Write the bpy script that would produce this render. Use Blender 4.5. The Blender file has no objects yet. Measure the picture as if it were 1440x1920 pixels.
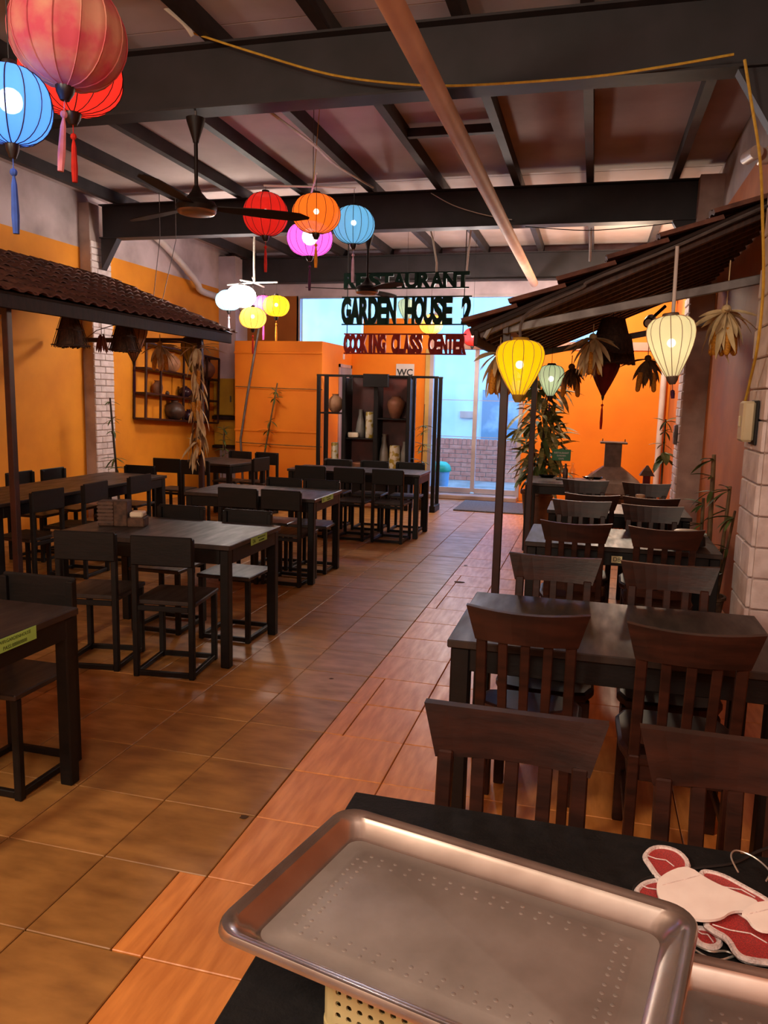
import bpy, math, random
from mathutils import Vector, Matrix, Euler
random.seed(7)
PI = math.pi
scene = bpy.context.scene
COL = scene.collection

# ---------------------------------------------------------------- camera
YAW, PITCH, ROLL, FPX, CAMZ = 14.8, 8.5, 1.4, 1455.0, 1.6
def cam_axes():
    y, p, ro = (math.radians(a) for a in (YAW, PITCH, ROLL))
    f = Vector((-math.sin(y)*math.cos(p), math.cos(y)*math.cos(p), -math.sin(p)))
    r = Vector((math.cos(y), math.sin(y), 0)); u = r.cross(f)
    return math.cos(ro)*r + math.sin(ro)*u, -math.sin(ro)*r + math.cos(ro)*u, f
CR, CU, CF = cam_axes()
cd = bpy.data.cameras.new('camera'); cam = bpy.data.objects.new('camera', cd); COL.objects.link(cam)
cd.sensor_fit = 'HORIZONTAL'; cd.sensor_width = 36; cd.lens = FPX*36/1440; cd.clip_start = 0.05; cd.clip_end = 200
m = Matrix((CR, CU, -CF)).transposed().to_4x4(); m.translation = (0, 0, CAMZ); cam.matrix_world = m
scene.camera = cam
def at(x, y, Y):          # the point at depth Y (metres into the room) seen at pixel x, y
    d = CF + CR*((x-720)/FPX) - CU*((y-960)/FPX)
    return Vector((0, 0, CAMZ)) + d*(Y/d.y)

# ---------------------------------------------------------------- world, lights, exposure
w = bpy.data.worlds.new('sky'); scene.world = w; w.use_nodes = True
bg = w.node_tree.nodes['Background']; bg.inputs[0].default_value = (0.27, 0.56, 1.0, 1); bg.inputs[1].default_value = 7.5
scene.view_settings.view_transform = 'Standard'; scene.view_settings.look = 'None'
scene.view_settings.exposure = 0.0; scene.view_settings.gamma = 1.0; scene.view_settings.use_curve_mapping = False
cy = scene.cycles; cy.max_bounces = 6; cy.diffuse_bounces = 4; cy.glossy_bounces = 3; cy.transmission_bounces = 4; cy.transparent_max_bounces = 10; cy.caustics_reflective = False; cy.caustics_refractive = False; cy.adaptive_threshold = 0.03
def lamp(name, loc, power, col, size=0.25, typ='POINT', rot=(0, 0, 0), sy=None):
    l = bpy.data.lights.new(name, typ); l.energy = power; l.color = col
    if typ == 'POINT': l.shadow_soft_size = size
    else:
        l.size = size
        if sy: l.shape = 'RECTANGLE'; l.size_y = sy
    o = bpy.data.objects.new(name, l); COL.objects.link(o); o.location = loc; o.rotation_euler = rot
    return o
# warm lamps of the part of the room behind the photographer, and two added rear fill lights without fixtures
lamp('unseen_room_light', (-2.6, -1.0, 3.0), 350, (1.0, 0.84, 0.64), 0.3)
lamp('unseen_room_light', (0.0, -0.9, 2.9), 175, (1.0, 0.88, 0.74), 0.35)
lamp('unseen_room_light', (0.3, 10.9, 2.9), 130, (1.0, 0.80, 0.58), 0.15)  # added fill to brighten the orange rear wall, no fixture here
lamp('unseen_room_light', (-1.75, 10.4, 2.5), 130, (1.0, 0.84, 0.74), 0.15)  # added fill for the rear bay below the sign lantern, no fixture of its own

# ---------------------------------------------------------------- materials
def s2l(c): c /= 255.0; return c/12.92 if c <= 0.04045 else ((c+0.055)/1.055)**2.4
def rgb(r, g, b): return (s2l(r), s2l(g), s2l(b), 1.0)
MATS = {}
def nm(name):
    mt = bpy.data.materials.new(name); mt.use_nodes = True
    nt = mt.node_tree; b = nt.nodes['Principled BSDF']; MATS[name] = mt
    return mt, nt, b
def pm(name, c1, c2=None, scale=6.0, rough=0.6, metal=0.0, bump=0.0, spec=0.5, stretch=(1, 1, 1), detail=5.0, contrast=(0.35, 0.65), objrand=0.0, rough2=None, bscale=None):
    """procedural material: two colours mixed by noise, optional bump and per-object variation"""
    mt, nt, b = nm(name); N, L = nt.nodes, nt.links
    b.inputs['Roughness'].default_value = rough; b.inputs['Metallic'].default_value = metal
    b.inputs['Specular IOR Level'].default_value = spec
    c2 = c2 or tuple(x*0.75 for x in c1[:3])+(1,)
    tc = N.new('ShaderNodeTexCoord'); mp = N.new('ShaderNodeMapping'); mp.inputs['Scale'].default_value = stretch
    L.new(tc.outputs['Object'], mp.inputs['Vector'])
    vec = mp.outputs['Vector']; info = None
    if objrand:
        info = N.new('ShaderNodeObjectInfo'); ad = N.new('ShaderNodeVectorMath'); ad.operation = 'MULTIPLY_ADD'
        cv = N.new('ShaderNodeCombineXYZ'); L.new(info.outputs['Random'], cv.inputs[0]); L.new(info.outputs['Random'], cv.inputs[1])
        ad.inputs[1].default_value = (37, 53, 11); L.new(cv.outputs[0], ad.inputs[0]); L.new(vec, ad.inputs[2]); vec = ad.outputs[0]
    no = N.new('ShaderNodeTexNoise'); no.inputs['Scale'].default_value = scale; no.inputs['Detail'].default_value = detail
    L.new(vec, no.inputs['Vector'])
    cr = N.new('ShaderNodeValToRGB'); cr.color_ramp.elements[0].position = contrast[0]; cr.color_ramp.elements[1].position = contrast[1]
    cr.color_ramp.elements[0].color = c1; cr.color_ramp.elements[1].color = c2
    L.new(no.outputs['Fac'], cr.inputs['Fac'])
    out = cr.outputs['Color']
    if objrand:
        hs = N.new('ShaderNodeHueSaturation'); mr = N.new('ShaderNodeMapRange')
        mr.inputs['To Min'].default_value = 1-objrand; mr.inputs['To Max'].default_value = 1+objrand
        L.new(info.outputs['Random'], mr.inputs['Value']); L.new(mr.outputs[0], hs.inputs['Value']); L.new(out, hs.inputs['Color']); out = hs.outputs['Color']
    L.new(out, b.inputs['Base Color'])
    if rough2 is not None:
        mr2 = N.new('ShaderNodeMapRange'); mr2.inputs['From Min'].default_value = 0.3; mr2.inputs['From Max'].default_value = 0.7
        mr2.inputs['To Min'].default_value = rough; mr2.inputs['To Max'].default_value = rough2
        L.new(no.outputs['Fac'], mr2.inputs['Value']); L.new(mr2.outputs[0], b.inputs['Roughness'])
    if bump:
        n2 = N.new('ShaderNodeTexNoise'); n2.inputs['Scale'].default_value = bscale or scale*4; n2.inputs['Detail'].default_value = 4
        L.new(vec, n2.inputs['Vector'])
        bp = N.new('ShaderNodeBump'); bp.inputs['Strength'].default_value = bump; bp.inputs['Distance'].default_value = 0.01
        L.new(n2.outputs['Fac'], bp.inputs['Height']); L.new(bp.outputs[0], b.inputs['Normal'])
    return mt
def wall_two(name, low, low2, high, high2, z, scale=2.5):
    """plaster painted in one colour up to height z and another above"""
    mt = pm(name, low, low2, scale, 0.75, bump=0.25, contrast=(0.3, 0.72)); nt = mt.node_tree; N, L = nt.nodes, nt.links
    b = N['Principled BSDF']; src = b.inputs['Base Color'].links[0].from_socket
    geo = N.new('ShaderNodeNewGeometry'); sx = N.new('ShaderNodeSeparateXYZ'); L.new(geo.outputs['Position'], sx.inputs[0])
    gt = N.new('ShaderNodeMath'); gt.operation = 'GREATER_THAN'; gt.inputs[1].default_value = z; L.new(sx.outputs['Z'], gt.inputs[0])
    no = N.new('ShaderNodeTexNoise'); no.inputs['Scale'].default_value = 1.7; no.inputs['Detail'].default_value = 6; L.new(geo.outputs['Position'], no.inputs['Vector'])
    cr = N.new('ShaderNodeValToRGB'); cr.color_ramp.elements[0].color = high; cr.color_ramp.elements[1].color = high2
    cr.color_ramp.elements[0].position = 0.4; cr.color_ramp.elements[1].position = 0.75; L.new(no.outputs['Fac'], cr.inputs['Fac'])
    mx = N.new('ShaderNodeMix'); mx.data_type = 'RGBA'; L.new(gt.outputs[0], mx.inputs['Factor']); L.new(src, mx.inputs['A']); L.new(cr.outputs['Color'], mx.inputs['B'])
    L.new(mx.outputs['Result'], b.inputs['Base Color']); return mt
def shade_mat(name, col, emit, see=0.2):
    """silk of a lit lantern: thin translucent cloth, a little see-through, glowing with the lamp inside"""
    mt, nt, b = nm(name); N, L = nt.nodes, nt.links
    b.inputs['Base Color'].default_value = col; b.inputs['Roughness'].default_value = 0.7
    b.inputs['Emission Color'].default_value = col; b.inputs['Emission Strength'].default_value = emit
    b.inputs['Specular IOR Level'].default_value = 0.2
    tl = N.new('ShaderNodeBsdfTranslucent'); tl.inputs[0].default_value = col
    ad = N.new('ShaderNodeMixShader'); ad.inputs[0].default_value = 0.5; L.new(b.outputs[0], ad.inputs[1]); L.new(tl.outputs[0], ad.inputs[2])
    tr = N.new('ShaderNodeBsdfTransparent'); mx = N.new('ShaderNodeMixShader'); mx.inputs[0].default_value = see
    L.new(ad.outputs[0], mx.inputs[1]); L.new(tr.outputs[0], mx.inputs[2]); L.new(mx.outputs[0], N['Material Output'].inputs[0]); return mt
def emit_mat(name, col, s):
    mt, nt, b = nm(name); b.inputs['Base Color'].default_value = col
    b.inputs['Emission Color'].default_value = col; b.inputs['Emission Strength'].default_value = s; return mt
def glass_mat(name, tint, gloss=0.06):
    mt, nt, b = nm(name); N, L = nt.nodes, nt.links
    tr = N.new('ShaderNodeBsdfTransparent'); tr.inputs[0].default_value = tint
    gl = N.new('ShaderNodeBsdfGlossy'); gl.inputs['Roughness'].default_value = 0.05
    mx = N.new('ShaderNodeMixShader'); mx.inputs[0].default_value = gloss
    L.new(tr.outputs[0], mx.inputs[1]); L.new(gl.outputs[0], mx.inputs[2]); L.new(mx.outputs[0], N['Material Output'].inputs[0]); return mt

pm('tile_brown', rgb(174, 122, 64), rgb(132, 88, 42), 5, 0.34, stretch=(1, 2.6, 1), objrand=0.10, bump=0.04, contrast=(0.3, 0.7), rough2=0.5)
pm('tile_orange', rgb(222, 140, 68), rgb(196, 116, 50), 9, 0.36, stretch=(3.2, 0.5, 1), objrand=0.09, bump=0.04, rough2=0.48)
pm('grout', rgb(74, 47, 28), None, 30, 0.9)
ORL, ORL2 = rgb(238, 152, 26), rgb(218, 132, 18)
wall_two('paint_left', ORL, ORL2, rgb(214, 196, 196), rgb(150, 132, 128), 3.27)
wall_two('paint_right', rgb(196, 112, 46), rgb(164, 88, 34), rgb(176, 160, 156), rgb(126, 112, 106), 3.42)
pm('paint_orange', rgb(248, 140, 14), rgb(236, 126, 10), 2.2, 0.7, bump=0.15, contrast=(0.3, 0.75))
pm('paint_brown', rgb(170, 98, 30), rgb(150, 84, 24), 2, 0.75)
pm('plaster_grey', rgb(176, 156, 150), rgb(138, 118, 112), 3, 0.85, bump=0.3)
pm('plaster_lilac', rgb(206, 190, 200), rgb(178, 162, 172), 3, 0.85, bump=0.2)
pm('brick_white', rgb(234, 218, 214), rgb(206, 186, 180), 9, 0.75, bump=0.35, objrand=0.05)
pm('panel_white', rgb(190, 172, 168), rgb(160, 140, 134), 1.6, 0.8, objrand=0.05, bump=0.08, contrast=(0.3, 0.75))
pm('steel_dark', rgb(44, 38, 42), rgb(32, 28, 30), 4, 0.6, bump=0.08)
pm('steel_purlin', rgb(50, 43, 46), rgb(34, 30, 31), 5, 0.65)
pm('steel_grey', rgb(120, 112, 110), rgb(92, 84, 82), 8, 0.5, metal=0.5)
pm('pvc', rgb(222, 182, 154), rgb(206, 164, 136), 3, 0.65, spec=.25)
pm('pvc_white', rgb(222, 212, 208), rgb(200, 188, 182), 3, 0.5)
pm('cable_white', rgb(214, 204, 190), None, 3, 0.6)
pm('cord_yellow', rgb(206, 164, 56), rgb(184, 140, 40), 30, 0.7)
pm('cord_black', rgb(22, 20, 20), None, 3, 0.6)
pm('black_wood', rgb(20, 15, 14), rgb(12, 10, 9), 7, 0.5, stretch=(1, 1, 4), bump=0.08, objrand=0.12, spec=.3)
pm('black_top', rgb(52, 41, 36), rgb(34, 27, 24), 4, 0.36, stretch=(5, 1, 1), bump=0.05, rough2=0.52)
pm('black_cloth', rgb(24, 22, 21), rgb(15, 14, 14), 40, 0.7, bump=0.2, spec=.2)
pm('red_wood', rgb(54, 26, 17), rgb(33, 16, 11), 6, 0.42, stretch=(1, 1, 5), bump=0.05, objrand=0.10, spec=.32)
pm('post_red', rgb(60, 26, 22), rgb(40, 17, 15), 9, 0.45)
pm('beam_wood', rgb(46, 29, 23), rgb(32, 20, 16), 8, 0.6, stretch=(1, 5, 1), objrand=0.1, spec=.15)
pm('rafter_wood', rgb(92, 58, 40), rgb(58, 36, 26), 8, 0.55, stretch=(5, 1, 1), objrand=0.15)
pm('roof_tile', rgb(118, 72, 56), rgb(80, 46, 36), 10, 0.8, bump=0.3, objrand=0.18)
pm('lantern_wire', rgb(34, 26, 30), None, 5, 0.6)
pm('lantern_cap', rgb(30, 20, 20), rgb(20, 14, 14), 5, 0.4)
pm('fan_black', rgb(32, 22, 20), rgb(22, 16, 15), 6, 0.5, spec=.25)
pm('brass_ring', rgb(190, 150, 120), None, 6, 0.3, metal=0.8)
pm('rattan', rgb(82, 56, 40), rgb(50, 34, 24), 30, 0.8, objrand=0.2)
pm('husk', rgb(228, 202, 156), rgb(194, 160, 112), 12, 0.85, objrand=0.15)
pm('husk_dark', rgb(128, 92, 58), rgb(86, 58, 36), 12, 0.85, objrand=0.15)
pm('corn', rgb(224, 150, 34), rgb(180, 108, 22), 90, 0.55, bump=0.8, bscale=110)
pm('chilli', rgb(120, 54, 26), rgb(84, 34, 18), 12, 0.6)
pm('leaf_green', rgb(96, 114, 56), rgb(62, 80, 38), 8, 0.55, objrand=0.25)
pm('leaf_pale', rgb(168, 160, 92), rgb(86, 96, 50), 7, 0.55, stretch=(6, 1, 1), objrand=0.25)
pm('bamboo_stem', rgb(120, 92, 58), rgb(74, 56, 36), 10, 0.6)
pm('stem_dark', rgb(60, 44, 30), rgb(40, 30, 22), 10, 0.7)
pm('clay_pale', rgb(196, 150, 112), rgb(160, 112, 80), 7, 0.7, bump=0.15)
pm('clay_dark', rgb(92, 66, 52), rgb(60, 42, 34), 7, 0.4, bump=0.1)
pm('clay_mid', rgb(146, 98, 70), rgb(112, 72, 52), 7, 0.55, bump=0.1)
pm('glaze_dark', rgb(66, 36, 44), rgb(40, 26, 40), 6, 0.2)
pm('ceramic_grey', rgb(140, 136, 128), rgb(110, 106, 100), 6, 0.4)
pm('ceramic_white', rgb(228, 214, 190), rgb(206, 190, 164), 5, 0.4)
pm('ceramic_flower', rgb(232, 222, 192), rgb(188, 158, 58), 14, 0.35, contrast=(0.52, 0.58), detail=1)
pm('cab_red', rgb(86, 34, 26), rgb(56, 22, 18), 5, 0.5)
pm('alu', rgb(196, 186, 190), rgb(170, 160, 166), 3, 0.4, metal=0.3)
pm('frame_pink', rgb(210, 168, 152), rgb(190, 148, 132), 3, 0.6)
pm('frame_yellow', rgb(214, 176, 96), None, 3, 0.6)
pm('court_wall', rgb(222, 228, 232), rgb(190, 200, 208), 1.6, 0.9, bump=0.2, contrast=(0.3, 0.75))
pm('court_panel', rgb(124, 142, 158), rgb(170, 184, 196), 2.4, 0.8, contrast=(0.5, 0.7))
pm('court_floor', rgb(150, 140, 134), rgb(120, 110, 104), 3, 0.9)
pm('brick_red', rgb(226, 150, 126), rgb(200, 118, 96), 12, 0.85)
pm('mortar', rgb(196, 188, 182), None, 20, 0.9)
pm('bin_green', rgb(36, 170, 140), rgb(26, 140, 116), 3, 0.4)
pm('bin_blue', rgb(120, 170, 220), None, 3, 0.5)
pm('letter_green', rgb(10, 52, 38), rgb(6, 38, 28), 8, 0.6, spec=.2)
pm('letter_red', rgb(158, 38, 22), rgb(132, 30, 18), 8, 0.6, spec=.2)
pm('paper', rgb(222, 216, 212), rgb(210, 204, 200), 4, 0.7)
pm('ink', rgb(40, 44, 46), None, 4, 0.6)
pm('ink_green', rgb(46, 74, 22), None, 4, 0.6)
pm('sticker_green', rgb(160, 216, 112), rgb(146, 202, 100), 6, 0.45)
pm('sticker_cream', rgb(226, 214, 160), None, 6, 0.5)
pm('card_green', rgb(24, 128, 70), rgb(18, 108, 58), 4, 0.4)
pm('tray_steel', rgb(160, 148, 140), rgb(124, 112, 104), 7, 0.46, metal=0.45, bump=0.06, rough2=0.6, contrast=(0.3, 0.72))
pm('tray_rim', rgb(196, 182, 172), rgb(168, 152, 142), 8, 0.24, metal=0.9)
pm('basket_cream', rgb(196, 178, 128), rgb(172, 152, 104), 9, 0.5)
pm('glitter_red', rgb(214, 44, 36), rgb(150, 20, 20), 420, 0.35, bump=0.6, contrast=(0.4, 0.6))
pm('piping_white', rgb(232, 214, 206), rgb(206, 186, 180), 60, 0.8, bump=0.5)
pm('felt_white', rgb(240, 224, 214), rgb(232, 214, 204), 20, 0.85)
pm('wire_silver', rgb(196, 188, 176), None, 8, 0.3, metal=0.7)
pm('stove_metal', rgb(112, 92, 80), rgb(78, 62, 54), 6, 0.5, metal=0.3)
pm('stone_brown', rgb(124, 92, 66), rgb(70, 50, 36), 16, 0.9, bump=0.6)
pm('mat_grey', rgb(96, 92, 96), rgb(70, 66, 70), 40, 0.8)
pm('box_beige', rgb(214, 198, 160), rgb(196, 180, 142), 4, 0.5)
pm('cam_white', rgb(224, 206, 198), None, 4, 0.4)
pm('lens_black', rgb(14, 12, 14), None, 4, 0.1)
pm('cabinet_yellow', rgb(196, 148, 30), rgb(170, 122, 22), 3, 0.6)
pm('door_grey', rgb(150, 150, 162), rgb(130, 130, 144), 3, 0.5)
pm('tassel_red', rgb(214, 40, 24), None, 20, 0.8); pm('tassel_pink', rgb(240, 150, 150), None, 20, 0.8)
pm('tassel_blue', rgb(60, 96, 190), None, 20, 0.8); pm('tassel_orange', rgb(246, 160, 30), None, 20, 0.8)
pm('tassel_lilac', rgb(220, 200, 230), None, 20, 0.8); pm('tassel_magenta', rgb(240, 70, 150), None, 20, 0.8); pm('tassel_dark', rgb(70, 20, 60), None, 20, 0.8)
pm('silk_grey', rgb(190, 150, 120), rgb(166, 126, 98), 9, 0.75)
pm('silk_olive', rgb(168, 132, 40), rgb(140, 108, 34), 9, 0.75)
pm('silk_darkred', rgb(122, 16, 18), rgb(88, 10, 12), 9, 0.7)
pm('silk_rose', rgb(196, 74, 92), rgb(204, 142, 118), 9, 0.8, contrast=(0.36, 0.66))
glass_mat('glass_door', (0.86, 0.93, 1.0, 1)); glass_mat('glass_clear', (0.92, 0.9, 0.86, 1), 0.12)
emit_mat('bulb_glow', (1.0, 0.86, 0.66, 1), 9.0)
emit_mat('bulb_cool', (0.75, 0.88, 1.0, 1), 16.0)

# ---------------------------------------------------------------- mesh helpers
class MB:
    def __init__(s): s.v = []; s.f = []
    def add(s, vs, fs):
        n = len(s.v); s.v += [tuple(v) for v in vs]; s.f += [tuple(i+n for i in f) for f in fs]; return s
    def box(s, x0, x1, y0, y1, z0, z1, M=None, b=0.0):
        if b <= 0:
            vs = [Vector((x, y, z)) for z in (z0, z1) for y in (y0, y1) for x in (x0, x1)]
            fs = [(0, 2, 3, 1), (4, 5, 7, 6), (0, 1, 5, 4), (2, 6, 7, 3), (0, 4, 6, 2), (1, 3, 7, 5)]
        else:
            cx, cy, cz = (x0+x1)/2, (y0+y1)/2, (z0+z1)/2; h = ((x1-x0)/2, (y1-y0)/2, (z1-z0)/2)
            b = min(b, min(h)*0.9); vs = []; ix = {}
            for sx in (-1, 1):
                for sy in (-1, 1):
                    for sz in (-1, 1):
                        for a in range(3):
                            p = [sx*(h[0]-b), sy*(h[1]-b), sz*(h[2]-b)]; p[a] = (sx, sy, sz)[a]*h[a]
                            ix[(sx, sy, sz, a)] = len(vs); vs.append(Vector((cx+p[0], cy+p[1], cz+p[2])))
            fs = []
            def q(*k):
                pts = [vs[i] for i in k]; n = (pts[1]-pts[0]).cross(pts[2]-pts[0]); c = sum(pts, Vector())/len(pts)-Vector((cx, cy, cz))
                fs.append(tuple(k) if n.dot(c) > 0 else tuple(reversed(k)))
            for a in range(3):
                o = [i for i in range(3) if i != a]
                for sg in (-1, 1):
                    k = []
                    for u, vv in ((-1, -1), (1, -1), (1, 1), (-1, 1)):
                        t = [0, 0, 0]; t[a] = sg; t[o[0]] = u; t[o[1]] = vv; k.append(ix[tuple(t)+(a,)])
                    q(*k)
                for u in (-1, 1):
                    for vv in (-1, 1):
                        t = [0, 0, 0]; t[o[0]] = u; t[o[1]] = vv
                        t1 = t[:]; t1[a] = -1; t2 = t[:]; t2[a] = 1
                        q(ix[tuple(t1)+(o[0],)], ix[tuple(t2)+(o[0],)], ix[tuple(t2)+(o[1],)], ix[tuple(t1)+(o[1],)])
            for sx in (-1, 1):
                for sy in (-1, 1):
                    for sz in (-1, 1): q(*[ix[(sx, sy, sz, a)] for a in range(3)])
        if M is not None: vs = [M @ v for v in vs]
        return s.add(vs, fs)
    def bar(s, p, q, wd, ht, b=0.0, up=(0, 0, 1)):
        p, q = Vector(p), Vector(q); d = q-p; L = d.length; y = d/L; u = Vector(up)
        if abs(y.dot(u)) > 0.98: u = Vector((0, 1, 0))
        x = y.cross(u).normalized(); z = x.cross(y)
        M = Matrix((x, y, z)).transposed().to_4x4(); M.translation = p
        return s.box(-wd/2, wd/2, 0, L, -ht/2, ht/2, M, b)
    def tube(s, pts, r, n=8, cap=True):
        pts = [Vector(p) for p in pts]; m_ = len(pts); R_ = r if isinstance(r, (list, tuple)) else [r]*m_
        t0 = (pts[1]-pts[0]).normalized(); u = Vector((0, 0, 1)) if abs(t0.z) < 0.9 else Vector((1, 0, 0))
        vs = []; fs = []; x = t0.cross(u).normalized()
        for i, p in enumerate(pts):
            t = (pts[min(i+1, m_-1)]-pts[max(i-1, 0)]).normalized()
            x = (x - t*x.dot(t)).normalized(); y = t.cross(x)
            for k in range(n):
                a = 2*PI*k/n; vs.append(p + (x*math.cos(a)+y*math.sin(a))*R_[i])
        for i in range(m_-1):
            for k in range(n):
                k2 = (k+1) % n; fs.append((i*n+k, i*n+k2, (i+1)*n+k2, (i+1)*n+k))
        if cap: fs.append(tuple(range(n-1, -1, -1))); fs.append(tuple((m_-1)*n+k for k in range(n)))
        return s.add(vs, fs)
    def lathe(s, prof, n=24, c=(0, 0, 0), mod=None, cap=True):
        """prof: list of (radius, z)"""
        vs = []; fs = []; c = Vector(c)
        for r, z in prof:
            for k in range(n):
                a = 2*PI*k/n; rr = r*(mod(a) if mod else 1); vs.append(c+Vector((rr*math.cos(a), rr*math.sin(a), z)))
        for i in range(len(prof)-1):
            for k in range(n):
                k2 = (k+1) % n; fs.append((i*n+k, i*n+k2, (i+1)*n+k2, (i+1)*n+k))
        if cap: fs.append(tuple(range(n-1, -1, -1))); fs.append(tuple((len(prof)-1)*n+k for k in range(n)))
        return s.add(vs, fs)
    def prism(s, poly, z0, z1, M=None):
        n = len(poly); vs = [Vector((x, y, z0)) for x, y in poly]+[Vector((x, y, z1)) for x, y in poly]
        fs = [tuple(range(n-1, -1, -1)), tuple(range(n, 2*n))]+[(i, (i+1) % n, n+(i+1) % n, n+i) for i in range(n)]
        if M is not None: vs = [M @ v for v in vs]
        return s.add(vs, fs)
    def loft(s, rings, cap0=True, cap1=True):
        n = len(rings[0]); vs = [v for r in rings for v in r]; fs = []
        for i in range(len(rings)-1):
            for k in range(n):
                k2 = (k+1) % n; fs.append((i*n+k, i*n+k2, (i+1)*n+k2, (i+1)*n+k))
        if cap0: fs.append(tuple(range(n-1, -1, -1)))
        if cap1: fs.append(tuple((len(rings)-1)*n+k for k in range(n)))
        return s.add(vs, fs)
    def mesh(s, name, mat, smooth=False):
        me = bpy.data.meshes.new(name); me.from_pydata(s.v, [], s.f); me.validate(); me.materials.append(MATS[mat])
        if smooth:
            for p in me.polygons: p.use_smooth = True
            try: me.set_sharp_from_angle(angle=math.radians(40))
            except Exception: pass
        me.update(); return me
    def build(s, name, mat, parent=None, smooth=False, loc=None, rot=None):
        return put(name, s.mesh(name, mat, smooth), parent, loc, rot)
def put(name, me, parent=None, loc=None, rot=None, scale=None):
    o = bpy.data.objects.new(name, me); COL.objects.link(o)
    if parent is not None: o.parent = parent
    if loc is not None: o.location = loc
    if rot is not None: o.rotation_euler = rot
    if scale is not None: o.scale = scale
    return o
def tag(o, label=None, cat=None, group=None, kind=None):
    if label: o['label'] = label
    if cat: o['category'] = cat
    if group: o['group'] = group
    if kind: o['kind'] = kind
    return o
def thing(name, label, cat, loc=(0, 0, 0), rz=0.0, group=None, rot=None):
    o = bpy.data.objects.new(name, None); COL.objects.link(o); o.empty_display_size = 0.05
    o.location = loc; o.rotation_euler = rot or (0, 0, rz); return tag(o, label, cat, group)
def struct(name, label=None): return tag(thing(name, label, None), kind='structure')
def children(o): return [c for c in list(bpy.data.objects) if c.parent == o]
def dup(root, label, loc, rz, group=None, kids=None):
    r = root.copy(); COL.objects.link(r); r.location = loc; r.rotation_euler = (0, 0, rz); r['label'] = label
    if group: r['group'] = group
    for ch in (kids[root.name] if kids else []):
        c = ch.copy(); COL.objects.link(c); c.parent = r
    return r
def text_mesh(txt, size, mat, ext=0.002, off=0.0, sx=1.0):
    cu = bpy.data.curves.new('txt', 'FONT'); cu.body = txt; cu.size = size; cu.extrude = ext; cu.offset = off; cu.align_x = 'CENTER'; cu.align_y = 'CENTER'
    cu.resolution_u = 3
    o = bpy.data.objects.new('txt', cu); COL.objects.link(o); dg = bpy.context.evaluated_depsgraph_get()
    me = bpy.data.meshes.new_from_object(o.evaluated_get(dg)); bpy.data.objects.remove(o); bpy.data.curves.remove(cu)
    for v in me.vertices: v.co.x *= sx
    me.materials.clear(); me.materials.append(MATS[mat]); return me
def sph(r, n=12, mb=None, c=(0, 0, 0), sz=1.0):
    mb = mb or MB(); return mb.lathe([(max(1e-4, r*math.sin(PI*i/8)), -r*sz*math.cos(PI*i/8)) for i in range(9)], n, c)

# ================================================================= THE SETTING
XL, XR, YB, YF, ZC = -6.05, 1.08, 12.4, -3.2, 3.9
# floor: grout bed + tiles
floor = tag(MB().box(XL-.2, XR+.2, YF, YB+.1, -0.12, -0.010).build('floor', 'grout'), 'tiled restaurant floor, brown tiles on the left and orange ones on the right', kind='structure')
TS = 0.392; SEAM = -1.152
tile_cells = []
def tile_mesh(wx, wy, mat):
    return MB().box(-wx/2, wx/2, -wy/2, wy/2, -0.012, 0.0, None, 0.0025).mesh('tile', mat)
j = 0.004
for iy in range(-8, 31):
    y0 = 1.766+iy*TS-2*TS+0.0
    if y0+TS > YB or y0 < YF: continue
    for ix in range(-13, 6):
        x0 = SEAM+ix*TS; x1 = x0+TS
        if x0 < XL+.0: x0 = XL
        if x1 > XR: x1 = XR
        if x1-x0 < 0.05: continue
        tile_cells.append((x0, x1, y0, y0+TS, 'tile_brown' if ix < 0 else 'tile_orange'))
# odd repairs: narrow orange strip beside the seam, split tiles along the aisle
rep = []
for c in list(tile_cells):
    x0, x1, y0, y1, mt = c
    if abs(x1-SEAM) < .01 and 1.6 < y0 < 1.9:
        tile_cells.remove(c); rep += [(x0, x1-.10, y0, y1, 'tile_brown'), (x1-.10, x1, y0, y1, 'tile_orange')]
    elif abs(x0-SEAM) < .01 and 3.1 < y0 < 3.8:
        tile_cells.remove(c); rep += [(x0, x0+.095, y0, y1, 'tile_orange'), (x0+.095, x1, y0, y1, 'tile_orange')]
    elif abs(x0-SEAM) < .01 and 5.6 < y0 < 6.5:
        tile_cells.remove(c); rep += [(x0, x0+.08, y0, y1, 'tile_orange'), (x0+.08, x1, y0, y1, 'tile_orange')]
tile_cells += rep
def in_view(x, y):
    q = Vector((x, y, -CAMZ)); z = q.dot(CF)
    if z < 0.2: return False
    px, py = 720+FPX*q.dot(CR)/z, 960-FPX*q.dot(CU)/z
    return -60 < px < 1500 and py < 2080
def under(x, y):   # hidden under the table in front
    return y < 1.45 and x > -.35
vis = sorted([c for c in tile_cells if in_view((c[0]+c[1])/2, (c[2]+c[3])/2) and not under((c[0]+c[1])/2, (c[2]+c[3])/2)], key=lambda c: c[2]**2+((c[0]+c[1])/2)**2)
near = set(vis[:296]); cache = {}; rest = {'tile_brown': MB(), 'tile_orange': MB()}
for c in tile_cells:
    x0, x1, y0, y1, mt = c; wx, wy = round(x1-x0-j, 4), round(y1-y0-j, 4)
    if c in near:
        k = (wx, wy, mt)
        if k not in cache: cache[k] = tile_mesh(wx, wy, mt)
        o = put('tile', cache[k], floor, ((x0+x1)/2, (y0+y1)/2, random.uniform(-.0012, .0008)))
    else: rest[mt].box(x0+j/2, x1-j/2, y0+j/2, y1-j/2, -0.011, 0.0, None, 0.0025)
for mt in rest: tag(rest[mt].build('tile_field', mt, floor), 'rest of the floor tiles in the distance', kind='stuff')
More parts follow.
